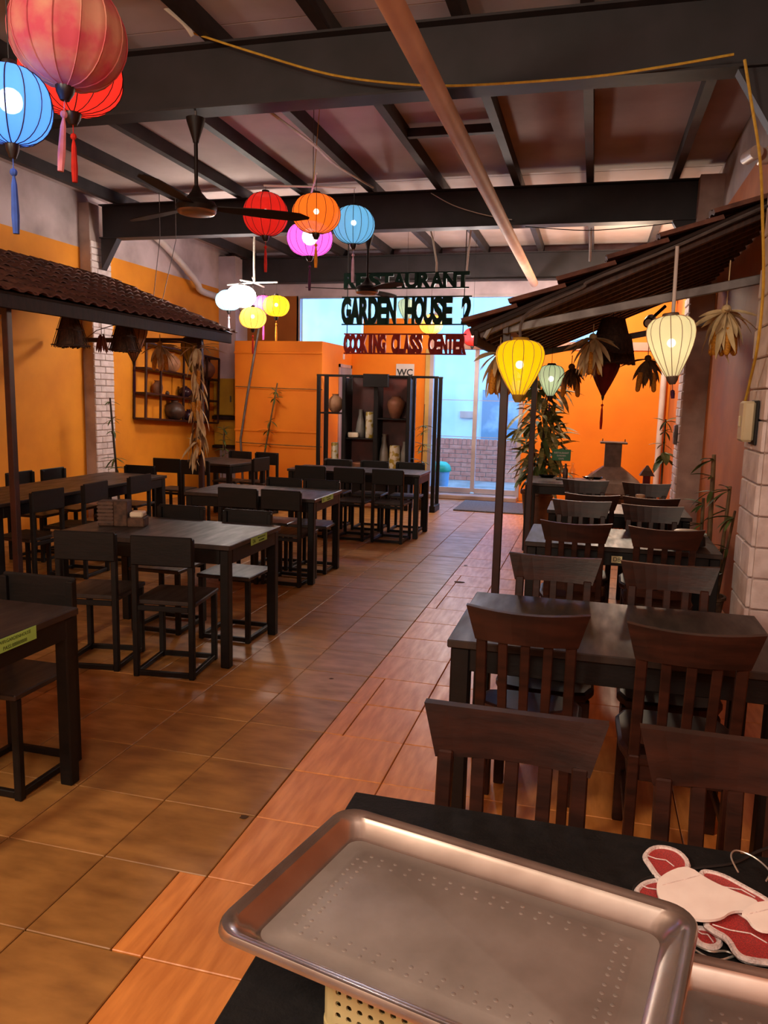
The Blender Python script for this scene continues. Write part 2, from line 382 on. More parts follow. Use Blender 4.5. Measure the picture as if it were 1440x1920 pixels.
# dark chips in the tiles
for (x, y, r) in ((-1.19, 2.53, .022), (-1.05, 6.6, .05), (-1.1, 7.3, .03), (-1.98, 1.98, .014), (-1.35, 4.02, .015), (-1.62, 1.62, .01)):
    put('chip', MB().prism([(r*math.cos(a)*random.uniform(.5, 1.2), .6*r*math.sin(a)) for a in [k*PI/4 for k in range(8)]], 0, .0012).mesh('chip', 'grout'), floor, (x, y, 0.0005))

# walls
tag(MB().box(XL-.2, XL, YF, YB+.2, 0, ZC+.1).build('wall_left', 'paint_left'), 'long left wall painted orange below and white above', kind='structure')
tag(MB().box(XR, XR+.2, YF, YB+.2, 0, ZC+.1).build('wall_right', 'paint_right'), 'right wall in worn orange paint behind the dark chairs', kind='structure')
tag(MB().box(XL-.2, XR+.2, YF-.2, YF, 0, ZC+.1).build('wall_front', 'plaster_grey'), 'plain wall behind the photographer', kind='structure')
DX0, DX1, DZ = -2.47, -1.10, 2.36
wb = struct('wall_back', 'orange rear wall around the glass door and window')
MB().box(-6.05, -4.83, YB, YB+.2, 0, 3.2).build('wall_panel', 'paint_brown', wb)
MB().box(-4.83, -3.7, YB, YB+.2, 0, 2.3).build('wall_panel', 'paint_orange', wb)
MB().box(-3.7, DX0-.10, YB, YB+.2, 0, 2.84).build('wall_panel', 'paint_orange', wb)
MB().box(DX1+.03, XR+.1, YB, YB+.2, 0, DZ).build('wall_panel', 'paint_orange', wb)
MB().box(0.0, XR+.1, YB, YB+.2, DZ+.12, 3.2).build('wall_panel', 'paint_orange', wb)
MB().box(XL, XR+.1, YB, YB+.2, 3.2, ZC+.1).build('lintel', 'plaster_lilac', wb)
MB().box(DX0-.1, XR, YB-.04, YB+.16, DZ, DZ+.12).build('door_head', 'frame_pink', wb)
# washroom box in the rear left corner
wr = struct('wall_washroom', 'bright orange boxed-in washroom in the rear corner')
MB().box(-5.29, -3.88, 10.95, YB, 0, 2.37, None, .01).build('wall_panel', 'paint_orange', wr)
MB().box(-3.88, -3.875, 11.75, 12.3, 0, 2.03).build('door_leaf', 'door_grey', wr)
MB().box(-3.88, -3.862, 11.70, 11.75, 0, 2.08).build('door_frame', 'alu', wr); MB().box(-3.88, -3.862, 12.3, 12.35, 0, 2.08).build('door_frame', 'alu', wr)
MB().box(-3.88, -3.862, 11.70, 12.35, 2.03, 2.08).build('door_frame', 'alu', wr)
for z in (1.02, 2.18): MB().box(-5.29, -3.88, 10.935, 10.95, z, z+.035, None, .006).build('ledge', 'paint_orange', wr)
MB().box(-3.88, -3.872, 11.9, 11.98, 2.16, 2.24).build('plate', 'paper', wr)
# glass door
d1 = struct('door_1', 'sliding glass door with pale frame at the end of the aisle')
for x in (DX0-.10, DX1-.03): MB().box(x, x+.06, YB-.02, YB+.08, 0, DZ).build('door_post', 'alu', d1)
MB().box(DX0-.17, DX0-.10, YB-.03, YB+.1, 0, DZ).build('door_post', 'frame_yellow', d1)
MB().box(-1.85, -1.785, YB-.01, YB+.06, .1, DZ).build('mullion', 'alu', d1)
for (a, b_) in ((DX0-.04, -1.85), (-1.785, DX1-.03)):
    MB().box(a, b_, YB-.01, YB+.06, .08, .16).build('bottom_rail', 'alu', d1)
    MB().box(a, b_, YB+.02, YB+.028, .16, DZ).build('pane', 'glass_door', d1)
    for z in (.98, 1.56): MB().box(a, b_, YB+.0, YB+.02, z, z+.008).build('security_wire', 'alu', d1)
MB().box(DX0-.1, DX1+.02, YB-.28, YB+.1, 0, .07, None, .01).build('door_sill', 'plaster_grey', d1)
# transom window over the door and beside it
w1 = struct('window_1', 'long high window above the glass door')
xs = [-4.83, -3.75, -2.5, -1.25, 0.0]
for i in range(4):
    z0 = 2.3 if i == 0 else (2.84 if i == 1 else DZ+.12)
    MB().box(xs[i], xs[i+1], YB+.03, YB+.04, z0, 3.2).build('pane', 'glass_door', w1)
    MB().box(xs[i]-.03, xs[i]+.03, YB, YB+.08, z0, 3.2).build('window_frame', 'alu', w1)
MB().box(-4.83, 0, YB-.01, YB+.08, 3.16, 3.2).build('window_frame', 'alu', w1)
# courtyard beyond
tag(MB().box(-11, 6, YB+.2, 18, -.12, -.02).build('ground_courtyard', 'court_floor'), 'paved courtyard beyond the glass door', kind='structure')
cw = tag(MB().box(-11, 6, 16.6, 16.8, -.1, 5.2).build('wall_courtyard', 'court_wall'), 'pale blue-grey courtyard wall seen through the door', kind='structure')
MB().box(-2.28, -1.0, 16.55, 16.6, .15, 1.78).build('door_leaf', 'court_panel', cw)
MB().box(-2.75, -2.4, 16.56, 16.6, 1.18, 1.32).build('wall_plate', 'frame_pink', cw)
bw = tag(MB().box(-5.6, -.9, 15.3, 15.5, -.05, .79).build('wall_brick', 'mortar'), 'low red brick wall beyond the glass door', kind='structure')
mb = MB()
for r_ in range(9):
    z = -.02+r_*.088
    if r_ < 8:
        for k in range(19):
            x = -5.6+k*.25+(r_ % 2)*.125
            mb.box(x, min(x+.24, -.9), 15.285, 15.3, z, z+.076, None, .004)
    else:
        for k in range(54): mb.box(-5.6+k*.087, -5.6+k*.087+.078, 15.285, 15.3, z-.005, z+.12, None, .004)
tag(mb.build('brick', 'brick_red', bw), 'courses of small red bricks', kind='stuff')

# ceiling: panels between purlins
ceil = tag(MB().box(XL-.2, XR+.2, YF-.2, YB+.2, ZC+.03, ZC+.1).build('ceiling', 'panel_white'), 'low pitched white panel ceiling on dark purlins', kind='structure')
px_ = [-6.05, -5.62, -4.82, -4.02, -3.25, -2.47, -1.72, -.90, -.175, .64, XR]
py_ = [YF, 1.1, 4.86, 8.55, YB]
for a in range(len(px_)-1):
    for b_ in range(4):
        MB().box(px_[a]+.004, px_[a+1]-.004, py_[b_]+.006, py_[b_+1]-.006, ZC, ZC+.03).build('panel', 'panel_white', ceil)
for x in px_[1:-1]:
    tag(MB().box(x-.035, x+.035, YF, YB, 3.78, 3.9).build('ceiling_purlin', 'steel_purlin'), 'dark steel purlin running along the ceiling', kind='structure')
tag(MB().box(-1.72, -.90, 6.85, 6.91, 3.80, 3.87).build('ceiling_brace', 'steel_purlin'), 'short dark cross piece between two purlins', kind='structure')
# steel frames
def ibeam(y, x0, x1, z0, z1, lab):
    b = struct('ceiling_beam', lab)
    MB().box(x0, x1, y-.012, y+.012, z0+.012, z1-.012).build('web', 'steel_dark', b)
    MB().box(x0, x1, y-.085, y+.085, z0, z0+.014).build('flange', 'steel_dark', b)
    MB().box(x0, x1, y-.085, y+.085, z1-.014, z1).build('flange', 'steel_dark', b)
    for sx, xx in ((1, x0), (-1, x1)):       # haunch plates at the columns
        pts = [(xx, z0), (xx+sx*.22, z0), (xx, z0-.36)] if sx > 0 else [(xx, z0), (xx, z0-.36), (xx-.22, z0)]
        M = Matrix(((1, 0, 0, 0), (0, 0, -1, y+.05), (0, 1, 0, 0), (0, 0, 0, 1)))
        MB().prism(pts, 0, .1, M).build('haunch', 'steel_dark', b)
    return b
ibeam(4.87, -5.86, .86, 3.39, 3.78, 'deep black steel beam nearest the camera')
ibeam(8.56, -5.86, .86, 3.39, 3.78, 'middle black steel beam carrying the far fan')
ibeam(12.22, -6.0, 1.05, 3.38, 3.78, 'rear black steel beam above the glass door')
# pillars
pm('plaster_brick', rgb(192, 170, 162), rgb(160, 138, 130), 4, .85, bump=.3)
def pillar(name, x0, x1, y0, y1, lab, core='plaster_brick'):
    return tag(MB().box(x0, x1, y0, y1, 0, 3.78).build(name, core), lab, kind='structure')
bcache = {}
def brick(parent, cx, cy, cz, lx, ly, lz):
    k = tuple(round(v, 3) for v in (lx, ly, lz))
    if k not in bcache: bcache[k] = MB().box(-lx/2, lx/2, -ly/2, ly/2, -lz/2, lz/2, None, .006).mesh('brick', 'brick_white')
    put('brick', bcache[k], parent, (cx, cy, cz))
P1 = pillar('pillar_1', XL, -5.91, 8.36, 8.76, 'left pillar with white painted brickwork beside the tiled awning')
for r_ in range(43):
    z = .04+r_*.078
    for k, (a, b_) in enumerate(((8.36, 8.58), (8.58, 8.76)) if r_ % 2 else ((8.36, 8.48), (8.48, 8.76))):
        brick(P1, -5.908+random.uniform(-.004, .004), (a+b_)/2, z, .03, b_-a-.008, .070)
P2 = pillar('pillar_2', .86, XR, 8.36, 8.76, 'narrow right pillar edged in white brick behind the rattan shade')
for r_ in range(32):
    z = .06+r_*.085
    for k, (a, b_) in enumerate(((8.36, 8.58), (8.58, 8.76)) if r_ % 2 else ((8.36, 8.48), (8.48, 8.76))):
        brick(P2, .858+random.uniform(-.004, .004), (a+b_)/2, z, .03, b_-a-.008, .077)
P3 = pillar('pillar_3', .88, XR+.02, 4.46, 4.92, 'near right pillar of white painted blocks with a breaker box')
for r_ in range(19):
    z = .09+r_*.168
    for (a, b_) in (((4.46, 4.92),) if r_ % 2 else ((4.46, 4.70), (4.70, 4.92))):
        brick(P3, .878+random.uniform(-.004, .004), (a+b_)/2, z, .036, b_-a-.01, .160)
    brick(P3, .98, 4.458+random.uniform(-.004, .004), z, .2, .036, .160)
P4 = pillar('pillar_4', XL, -5.75, 11.95, YB, 'pale lilac corner pillar left of the washroom box', 'plaster_lilac')
pillar('pillar_5', XL, -5.91, 4.67, 5.07, 'grey left pillar under the near steel beam')

# ================================================================= FURNITURE
def table(label, x0, x1, y0, y1, h=.735, leg=.056, top='black_top', wood='black_wood', rz=0.0, group=None, apron=.085):
    cx, cy = (x0+x1)/2, (y0+y1)/2; a, b = (x1-x0)/2, (y1-y0)/2
    t = thing('dining_table', label, 'table', (cx, cy, 0), rz, group)
    MB().box(-a, a, -b, b, h-.03, h, None, .004).build('tabletop', top, t)
    i = .012
    for sy in (-1, 1): MB().box(-a+i+leg, a-i-leg, sy*(b-i-.011)-.011, sy*(b-i-.011)+.011, h-.03-apron, h-.0305, None, .003).build('apron', wood, t)
    for sx in (-1, 1): MB().box(sx*(a-i-.011)-.011, sx*(a-i-.011)+.011, -b+i+leg, b-i-leg, h-.03-apron, h-.0305, None, .003).build('apron', wood, t)
    for sx in (-1, 1):
        for sy in (-1, 1):
            lx, ly = sx*(a-i-leg/2), sy*(b-i-leg/2)
            MB().box(lx-leg/2, lx+leg/2, ly-leg/2, ly+leg/2, 0, h-.0305, None, .006).build('leg', wood, t)
    return t
def sticker(t, loc, rot, wd, ht, mat, lines, ink, lab):
    s = MB().box(-wd/2, wd/2, -ht/2, ht/2, 0, .0012).build('sticker', mat, t, loc=loc, rot=rot); s['label'] = lab
    for (tx, x, y, size) in lines:
        put('lettering', text_mesh(tx, size, ink, .0003), s, (x, y, .0016))
    return s
LG = 'black tables along the left of the aisle'; RG = 'black tables in the right-hand booth row'
T1 = table('black table with green sticker at the left edge of the picture', -3.1, -1.94, 1.86, 2.60, group=LG)
T2 = table('black table holding the woven caddy, beside the aisle', -3.13, -1.95, 3.96, 4.72, group=LG)
T3 = table('black table between the caddy table and the wide rear table', -3.40, -2.19, 6.03, 6.76, group=LG)
T4 = table('wide black table set in front of the display cabinet', -3.42, -1.83, 8.45, 9.06, group=LG)
T5 = table('square black table in front of the orange washroom box', -4.95, -4.13, 8.62, 9.44, rz=-.16, group=LG)
TL = table('very long black table under the left tiled awning', -4.95, -4.22, 4.75, 7.15, leg=.07, group=LG)
RT0 = table('black cloth-covered table holding the steel trays in front', -.457, .74, .80, 1.54, top='black_cloth', group=RG)
RT1 = table('nearest black table in the right row, between brown chairs', -.46, .70, 2.68, 3.42, leg=.07, group=RG)
RT2 = table('black right-hand table tagged D8 beside the awning post', -.36, .78, 4.78, 5.50, leg=.06, group=RG)
RT3 = table('black right-hand table beyond the one tagged D8', -.31, .78, 6.26, 6.86, leg=.06, group=RG)
RT4 = table('rearmost right table beside the big leafy plant', -.66, .18, 8.25, 9.05, leg=.06, group=RG)
RZ90 = (PI/2, 0, PI/2)
sticker(T1, (.5802, -.035, .707), RZ90, .31, .050, 'sticker_green', [('D7', -.09, -.003, .042), ('WIFI:GARDENHOUSE', .045, .011, .017), ('PASS:88888888', .045, -.013, .019)], 'ink_green', 'green sticker lettered D7')
sticker(T2, (.5902, .03, .707), RZ90, .24, .045, 'sticker_green', [('D6', -.075, -.002, .032), ('WIFI:GARDENHOUSE', .035, .009, .012), ('PASS:88888888', .035, -.010, .013)], 'ink_green', 'small green sticker')
sticker(T3, (.6052, -.04, .707), RZ90, .30, .045, 'sticker_green', [('D5', -.11, -.002, .032), ('WIFI:GARDENHOUSE', .03, .009, .014), ('PASS:88888888', .03, -.010, .015)], 'ink_green', 'small green sticker')
sticker(RT2, (-.02, -.36+.011, .66), (PI/2, 0, 0), .062, .042, 'sticker_cream', [('D8', 0, 0, .036)], 'ink', 'cream tag lettered D8')

def square_chair():
    """black chair: flat seat, board back, square posts, ring of rails on the floor"""
    t = thing('dining_chair', 'x', 'chair'); w_, d_, p = .18, .19, .016
    MB().box(-w_-.005, w_+.005, -d_+.03, d_+.012, .415, .44, None, .005).build('seat', 'black_top', t)
    for sx in (-1, 1):
        MB().box(sx*(w_-p)-p, sx*(w_-p)+p, d_-2*p, d_, 0, .4145, None, .004).build('leg', 'black_wood', t)
        MB().box(sx*(w_-p)-p, sx*(w_-p)+p, -d_, -d_+2*p, 0, .80, None, .004).build('leg', 'black_wood', t)
        MB().box(sx*(w_-p)-.012, sx*(w_-p)+.012, -d_+2*p, d_-2*p, .008, .036, None, .003).build('base_rail', 'black_wood', t)
    MB().box(-w_+2*p, w_-2*p, d_-.028, d_-.004, .008, .036, None, .003).build('base_rail', 'black_wood', t)
    MB().box(-w_+2*p, w_-2*p, -d_+.004, -d_+.028, .008, .036, None, .003).build('base_rail', 'black_wood', t)
    MB().box(-w_+2*p, w_-2*p, -d_+.004, -d_+.028, .385, .413, None, .003).build('seat_rail', 'black_wood', t)
    MB().box(-w_+.002, w_-.002, -d_-.008, -d_+.012, .645, .812, None, .006).build('backrest', 'black_wood', t)
    return t
def slat_chair():
    """brown chair: flared curved top rail, three flat slats, curved lower rail"""
    t = thing('slat_back_chair', 'x', 'chair'); d_ = .20
    def yb(z): return -d_ - max(0, z-.44)*.13            # back leans away
    rings = []
    for i in range(9):
        u = -1+2*i/8; wv = .205; xx = u*wv; cv = -.028*(1-u*u)
        x_lo = u*.172
        z1, z0 = .905-.012*(1-u*u), .785; y1, y0 = yb(z1)+cv, yb(z0)+cv
        rings.append([Vector((xx, y1-.013, z1)), Vector((xx, y1+.013, z1)), Vector((x_lo, y0+.013, z0)), Vector((x_lo, y0-.013, z0))])
    MB().loft(rings).build('top_rail', 'red_wood', t, smooth=False)
    rings = []
    for i in range(7):
        u = -1+2*i/6; xx = u*.135; cv = -.02*(1-u*u); z1, z0 = .545-.012*(1-u*u), .485
        rings.append([Vector((xx, yb(z1)+cv-.011, z1)), Vector((xx, yb(z1)+cv+.011, z1)), Vector((xx, yb(z0)+cv+.011, z0)), Vector((xx, yb(z0)+cv-.011, z0))])
    MB().loft(rings).build('lower_rail', 'red_wood', t)
    for sx in (-1, 1):
        x = sx*.15
        MB().bar((x, -d_, .43), (x, yb(.80)+.0, .80), .036, .026, .004, (0, 1, 0)).build('post', 'red_wood', t)
        MB().box(x-.018, x+.018, -d_-.02, -d_+.02, 0, .44, None, .004).build('leg', 'red_wood', t)
        MB().box(sx*.165-.02, sx*.165+.02, .15, .19, 0, .4, None, .004).build('leg', 'red_wood', t)
        MB().box(sx*.158-.009, sx*.158+.009, -d_+.02, .15, .18, .21, None, .003).build('stretcher', 'red_wood', t)
        MB().box(sx*.158-.01, sx*.158+.01, -d_+.02, .15, .35, .40, None, .003).build('seat_rail', 'red_wood', t)
    MB().box(-.145, .145, .16, .18, .35, .40, None, .003).build('seat_rail', 'red_wood', t)
    MB().box(-.132, .132, -d_-.01, -d_+.01, .35, .41, None, .003).build('seat_rail', 'red_wood', t)
    for k in (-1, 0, 1):
        cv = -.024*(1-(k*.5)**2)
        MB().bar((k*.073, yb(.53)+cv, .53), (k*.076, yb(.80)+cv, .80), .032, .014, .003, (0, 1, 0)).build('slat', 'red_wood', t)
    poly = [(-.165, -.215), (.165, -.215), (.195, -.1), (.20, .12), (.17, .195), (.1, .215), (-.1, .215), (-.17, .195), (-.20, .12), (-.195, -.1)]
    st = MB(); st.loft([[Vector((x*.97, y*.97, .40)) for x, y in poly], [Vector((x, y, .412)) for x, y in poly], [Vector((x, y, .432)) for x, y in poly], [Vector((x*.94, y*.94, .44)) for x, y in poly]])
    st.build('seat', 'red_wood', t)
    return t
protoL, protoR = square_chair(), slat_chair()
KIDS = {protoL.name: children(protoL), protoR.name: children(protoR)}
used = {}
def chair(proto, label, x, yback, rz, group):
    """x, yback: the middle of the backrest on plan; rz 0 = faces into the room's depth"""
    d_ = .19 if proto is protoL else .255
    loc = (x - math.sin(rz)*d_, yback + math.cos(rz)*d_, 0)
    if proto.name not in used:
        used[proto.name] = 1; proto.location = loc; proto.rotation_euler = (0, 0, rz); proto['label'] = label; proto['group'] = group; return proto
    return dup(proto, label, loc, rz, group, KIDS)
CL = 'black board-back chairs on the left of the aisle'
BC = 'black board-back chair '
for lab, x, y, rz in (
    ('pushed under the D7 sticker table from its far side', -2.24, 2.75, PI),
    ('at the camera side of the caddy table, nearest the aisle', -2.24, 3.72, .12),
    ('at the camera side of the caddy table, left one', -2.71, 3.70, .16),
    ('at the far side of the caddy table, left one', -2.73, 4.82, PI),
    ('at the far side of the caddy table, nearest the aisle', -2.225, 4.81, PI),
    ('on the near side of the middle table, left of its pair', -2.83, 5.90, 0.0),
    ('on the near side of the middle table, right of its pair', -2.45, 5.92, -.03),
    ('behind the middle table, left of its pair', -2.79, 6.84, PI),
    ('behind the middle table, right of its pair', -2.41, 6.83, PI),
    ('nearest the washroom on the near side of the wide rear table', -3.01, 8.12, 0.03),
    ('middle of three on the near side of the wide rear table', -2.55, 8.10, -.04),
    ('nearest the aisle on the near side of the wide rear table', -2.11, 8.10, -.04),
    ('behind the wide rear table, nearest the washroom', -3.02, 9.16, PI),
    ('middle of three behind the wide rear table', -2.55, 9.16, PI),
    ('behind the wide rear table, nearest the glass door', -2.10, 9.16, PI),
    ('on the aisle side of the long awning table, nearest the camera', -4.09, 5.16, PI/2-.03),
    ('on the aisle side of the long awning table, second from camera', -4.07, 5.74, PI/2+.05),
    ('on the aisle side of the long awning table, third from camera', -4.07, 6.42, PI/2),
    ('on the wall side of the long awning table, next to the post', -5.20, 6.16, -PI/2),
    ('on the wall side of the long awning table, farther one', -5.16, 6.58, -PI/2+.03),
    ('at the far end of the long awning table', -4.60, 7.26, PI),
    ('in front of the square rear table, left one', -4.82, 8.16, .0),
    ('in front of the square rear table, right one', -4.42, 8.10, 0),
    ('on the aisle side of the square rear table', -3.92, 8.86, PI/2-.16),
    ('behind the square rear table, left one', -4.60, 9.70, PI-.16),
    ('behind the square rear table, by the orange wall', -4.20, 9.68, PI-.16)):
    chair(protoL, BC+lab, x, y, rz, CL)
CRG = 'brown slat-back chairs in the right row'
SC = 'brown slat-back chair '
for lab, x, y, rz in (
    ('in front, its back just beyond the steel tray', -.13, 1.68, PI),
    ('in front, cut off by the right picture edge', .345, 1.69, PI),
    ('on the near side of the first right table, by the aisle', -.172, 2.57, 0),
    ('on the near side of the first right table, toward the wall', .35, 2.53, 0),
    ('on the far side of the first right table, beside the awning post', -.128, 3.53, PI),
    ('on the far side of the first right table, below the bamboo plant', .362, 3.53, PI),
    ('on the near side of the D8 table, left one', -.058, 4.60, 0),
    ('on the near side of the D8 table, right one', .437, 4.58, 0),
    ('on the far side of the D8 table, left one', -.04, 5.62, PI),
    ('on the far side of the D8 table, shiny right one', .43, 5.56, PI),
    ('on the near side of the table beyond D8, left one', .03, 6.06, 0),
    ('on the near side of the table beyond D8, right one', .455, 6.05, 0),
    ('behind the table beyond D8, in front of the stove', -.03, 7.12, PI),
    ('behind the table beyond D8, toward the white pillar', .485, 7.10, PI)):
    chair(protoR, SC+lab, x, y, rz, CRG)

# ================================================================= TILED AWNINGS
def roof_tile_mesh(wd, ln, amp, name='roof_tile', lift=.020, th=.012):
    n = 4; top = []; bot = []
    for i in range(n+1):
        u = i/n; z = amp*math.sin(u*2*PI-.6)
        top.append((-wd/2+u*wd*1.06, z+th)); bot.append((-wd/2+u*wd*1.06, z))
    sec = top + bot[::-1]
    # local y runs up the slope; lower end raised so courses overlap
    return MB().loft([[Vector((x, 0, z+lift)) for x, z in sec], [Vector((x, ln*1.12, z)) for x, z in sec]]).mesh(name, 'roof_tile')
def awning(name, label, side, xe, ze, xr, zr, y0, y1, rows, cols, posts, nraft, tieY, post_x, lift=.02, th=.012):
    """lean-to roof: eave at xe/ze, top at xr/zr, from y0 to y1"""
    a = thing(name, label, 'awning', (post_x, y0+.1, 0)); inv = Vector((-post_x, -(y0+.1), 0))
    def C(v): return Vector(v)+inv
    up = Vector((xr-xe, 0, zr-ze)); L = up.length; up.normalize()
    along = Vector((0, 1, 0)) if side > 0 else Vector((0, -1, 0))     # right-handed: along x up = normal
    nrm = along.cross(up)*(-1)
    if nrm.z < 0: nrm = -nrm; 
    xax = up.cross(nrm)
    wd = (y1-y0)/cols; ln = L/rows; me = roof_tile_mesh(wd, ln, .014, lift=lift, th=th)
    MB().box(0, L+.02, 0, y1-y0, -.03, -.012, Matrix(((up.x, 0, nrm.x, xe), (0, 1, 0, y0), (up.z, 0, nrm.z, ze), (0, 0, 0, 1)))@Matrix.Translation((0, 0, 0))).build('roof_deck', 'beam_wood', a).location = inv
    R3 = Matrix((xax, up, nrm)).transposed().to_4x4()
    for r_ in range(rows):
        for c in range(cols):
            p = Vector((xe, y0+(c+.5)*wd, ze))+up*(r_*ln-.05)+nrm*.0
            o = put('roof_tile', me, a); M = R3.copy(); M.translation = C(p)+nrm*random.uniform(-.003, .004)
            o.matrix_local = M @ Matrix.Rotation(random.uniform(-.02, .02), 4, 'Z')
    # rafters under the deck
    for k in range(nraft):
        y = y0+.06+(y1-y0-.12)*k/(nraft-1)
        MB().bar(C(Vector((xe, y, ze))-nrm*.06+up*.02), C(Vector((xr, y, zr))-nrm*.06), .045, .06, .004, nrm).build('rafter', 'rafter_wood', a)
    MB().bar(C((xe+.03*(1 if xr > xe else -1), y0, ze-.075)), C((xe+.03*(1 if xr > xe else -1), y1, ze-.075)), .03, .10, .004).build('fascia', 'beam_wood', a)
    for y in posts:
        zt = ze-.04+abs(post_x-xe)*.3
        MB().box(-.026, .026, -.026, .026, 0, zt, None, .004).build('post', 'post_red', a, loc=C((post_x, y, 0)))
    MB().bar(C((post_x, y0+.05, ze-.02)), C((post_x, y1-.05, ze-.02)), .04, .05, .004).build('plate_beam', 'post_red', a)
    return a, C
awL, CLf = awning('tiled_awning', 'brown tiled lean-to awning over the long table at left', -1, -3.99, 2.27, -5.62, 2.90, 4.35, 8.22, 8, 26, (4.84, 7.72), 9, None, -4.13)
for y in (4.84, 7.72): MB().bar(CLf((-4.13, y, 2.14)), CLf((-5.9, y, 2.14)), .04, .05, .004).build('tie_bar', 'post_red', awL)
for y in (4.6, 7.6): MB().bar(CLf((-5.6, y, 2.78)), CLf((-6.04, y, 2.78)), .04, .05, .004).build('wall_bracket', 'beam_wood', awL)
awR, CRf = awning('tiled_awning', 'brown tiled lean-to awning over the right-hand booths', 1, -.80, 2.065, .985, 2.825, 5.15, 8.30, 6, 15, (5.30, 8.02), 13, None, -.585, .052, .026)
for y in (5.26, 8.02): MB().bar(CRf((-.60, y, 2.05)), CRf((1.07, y, 2.38)), .045, .055, .004).build('tie_bar', 'steel_grey', awR)
MB().bar(CRf((-.81, 5.17, 2.025)), CRf((1.03, 5.17, 2.81)), .02, .05, .004).build('rake_board', 'beam_wood', awR)
MB().bar(CRf((-.72, 5.2, 1.99)), CRf((-.66, 5.2, 2.10)), .05, .03, .004).build('eave_bracket', 'steel_grey', awR)

# ================================================================= LANTERNS
def lantern(label, c, D, H, kind, silk, tassel='tassel_red', cord_top=None, nrib=14, bulb=None, tl=.22, tilt=(0, 0), cap='lantern_cap', group=None, wire='lantern_wire', bulb_r=.022, cat='lantern', wr_=.0022, pw=1.4, lc=(1.0, .86, .66)):
    R_ = D/2; t = thing('silk_lantern', label, cat, c, group=group, rot=(tilt[0], tilt[1], random.uniform(0, .5)))
    prof = []
    if kind == 'round':
        for i in range(15):
            a = -PI/2*.93+PI*.93*i/14; prof.append((max(R_*.16, R_*abs(math.cos(a))**.82), H/2*math.sin(a)/math.sin(PI/2*.93)))
    elif kind == 'onion':     # wide shoulder high up, long taper below
        pts = [(.24, -.5), (.36, -.42), (.52, -.31), (.70, -.17), (.86, -.02), (.965, .12), (1.0, .22), (.985, .30), (.91, .385), (.74, .455), (.50, .49), (.32, .5)]
        prof = [(R_*r, H*z) for r, z in pts]
    else:                     # garlic: short shoulder, pointed foot
        pts = [(.10, -.5), (.25, -.40), (.45, -.27), (.66, -.12), (.86, .03), (.98, .16), (1.0, .25), (.93, .35), (.75, .43), (.50, .48), (.28, .5)]
        prof = [(R_*r, H*z) for r, z in pts]
    def mod(a): u = (a*nrib/(2*PI)) % 1; return 1-.045*(1-abs(2*u-1)**1.0) if True else 1
    MB().lathe(prof, nrib*4, (0, 0, 0), mod, cap=False).build('shade', silk, t, smooth=True)
    mb = MB()
    for k in range(nrib):
        a = 2*PI*k/nrib; mb.tube([((r*1.004+.001)*math.cos(a), (r*1.004+.001)*math.sin(a), z) for r, z in prof], wr_, 4)
    mb.build('rib_frame', wire, t)
    r0, r1 = prof[0][0], prof[-1][0]; zb, zt = prof[0][1], prof[-1][1]
    MB().lathe([(r0*.5, zb-.045), (r0*.95, zb-.02), (r0*1.08, zb), (r0*1.08, zb+.008)], 14).build('bottom_cap', cap, t, smooth=True)
    MB().lathe([(r1*1.08, zt-.008), (r1*1.08, zt+.012), (r1*.95, zt+.018)], 14).build('top_cap', cap, t, smooth=True)
    if cord_top is not None:
        L = cord_top - c[2] - zt; MB().tube([(0, 0, zt), (0, 0, zt+L)], .0022, 5).build('cord', 'cord_black', t)
    if tassel:
        MB().tube([(0, 0, zb-.04), (0, 0, zb-.085)], .002, 5).build('tassel_cord', tassel, t)
        tz = sph(.013, 8, None, (0, 0, zb-.09)).build('tassel', tassel, t)
        MB().lathe([(.011, -tl-.09), (.014, -tl*.7-.09), (.010, -.13), (.004, -.10)], 8).build('fringe', tassel, tz, loc=(0, 0, zb))
    if bulb:
        sph(bulb_r, 10).build('bulb', bulb, t, loc=(0, 0, H*.06), smooth=True)
        l = lamp('lantern_light', (0, 0, H*.06), pw*(R_/.16)**2, lc, bulb_r*1.1); l.parent = t
    return t
shade_mat('silk_blue_lit', (0.12, 0.36, 1.0, 1), .8, .10); shade_mat('silk_red_lit', (1.0, 0.05, 0.03, 1), .8, .08)
shade_mat('silk_orange_lit', (1.0, 0.22, 0.02, 1), 1.0); shade_mat('silk_redfar_lit', (0.8, 0.03, 0.02, 1), .45)
shade_mat('silk_pink_lit', (1.0, 0.13, 0.62, 1), 1.15, .25); shade_mat('silk_sky_lit', (0.24, 0.66, 0.95, 1), .5)
shade_mat('silk_white_bright', (1.0, 0.93, 0.86, 1), 125.0); shade_mat('silk_skywhite_bright', (0.50, 0.86, 1.0, 1), 3.5)
shade_mat('silk_yellow_bright', (1.0, 0.56, 0.02, 1), 2.2, .3); shade_mat('silk_amber_bright', (1.0, 0.5, 0.08, 1), 2.6, .3)
shade_mat('silk_magenta_lit', (1.0, 0.2, 0.55, 1), 1.3)
shade_mat('silk_yellow_lit', (1.0, 0.70, 0.005, 1), .7, .16); shade_mat('silk_cream_lit', (0.90, 0.84, 0.52, 1), .62, .18); shade_mat('silk_mint_lit', (0.60, 0.76, 0.52, 1), .5, .2)
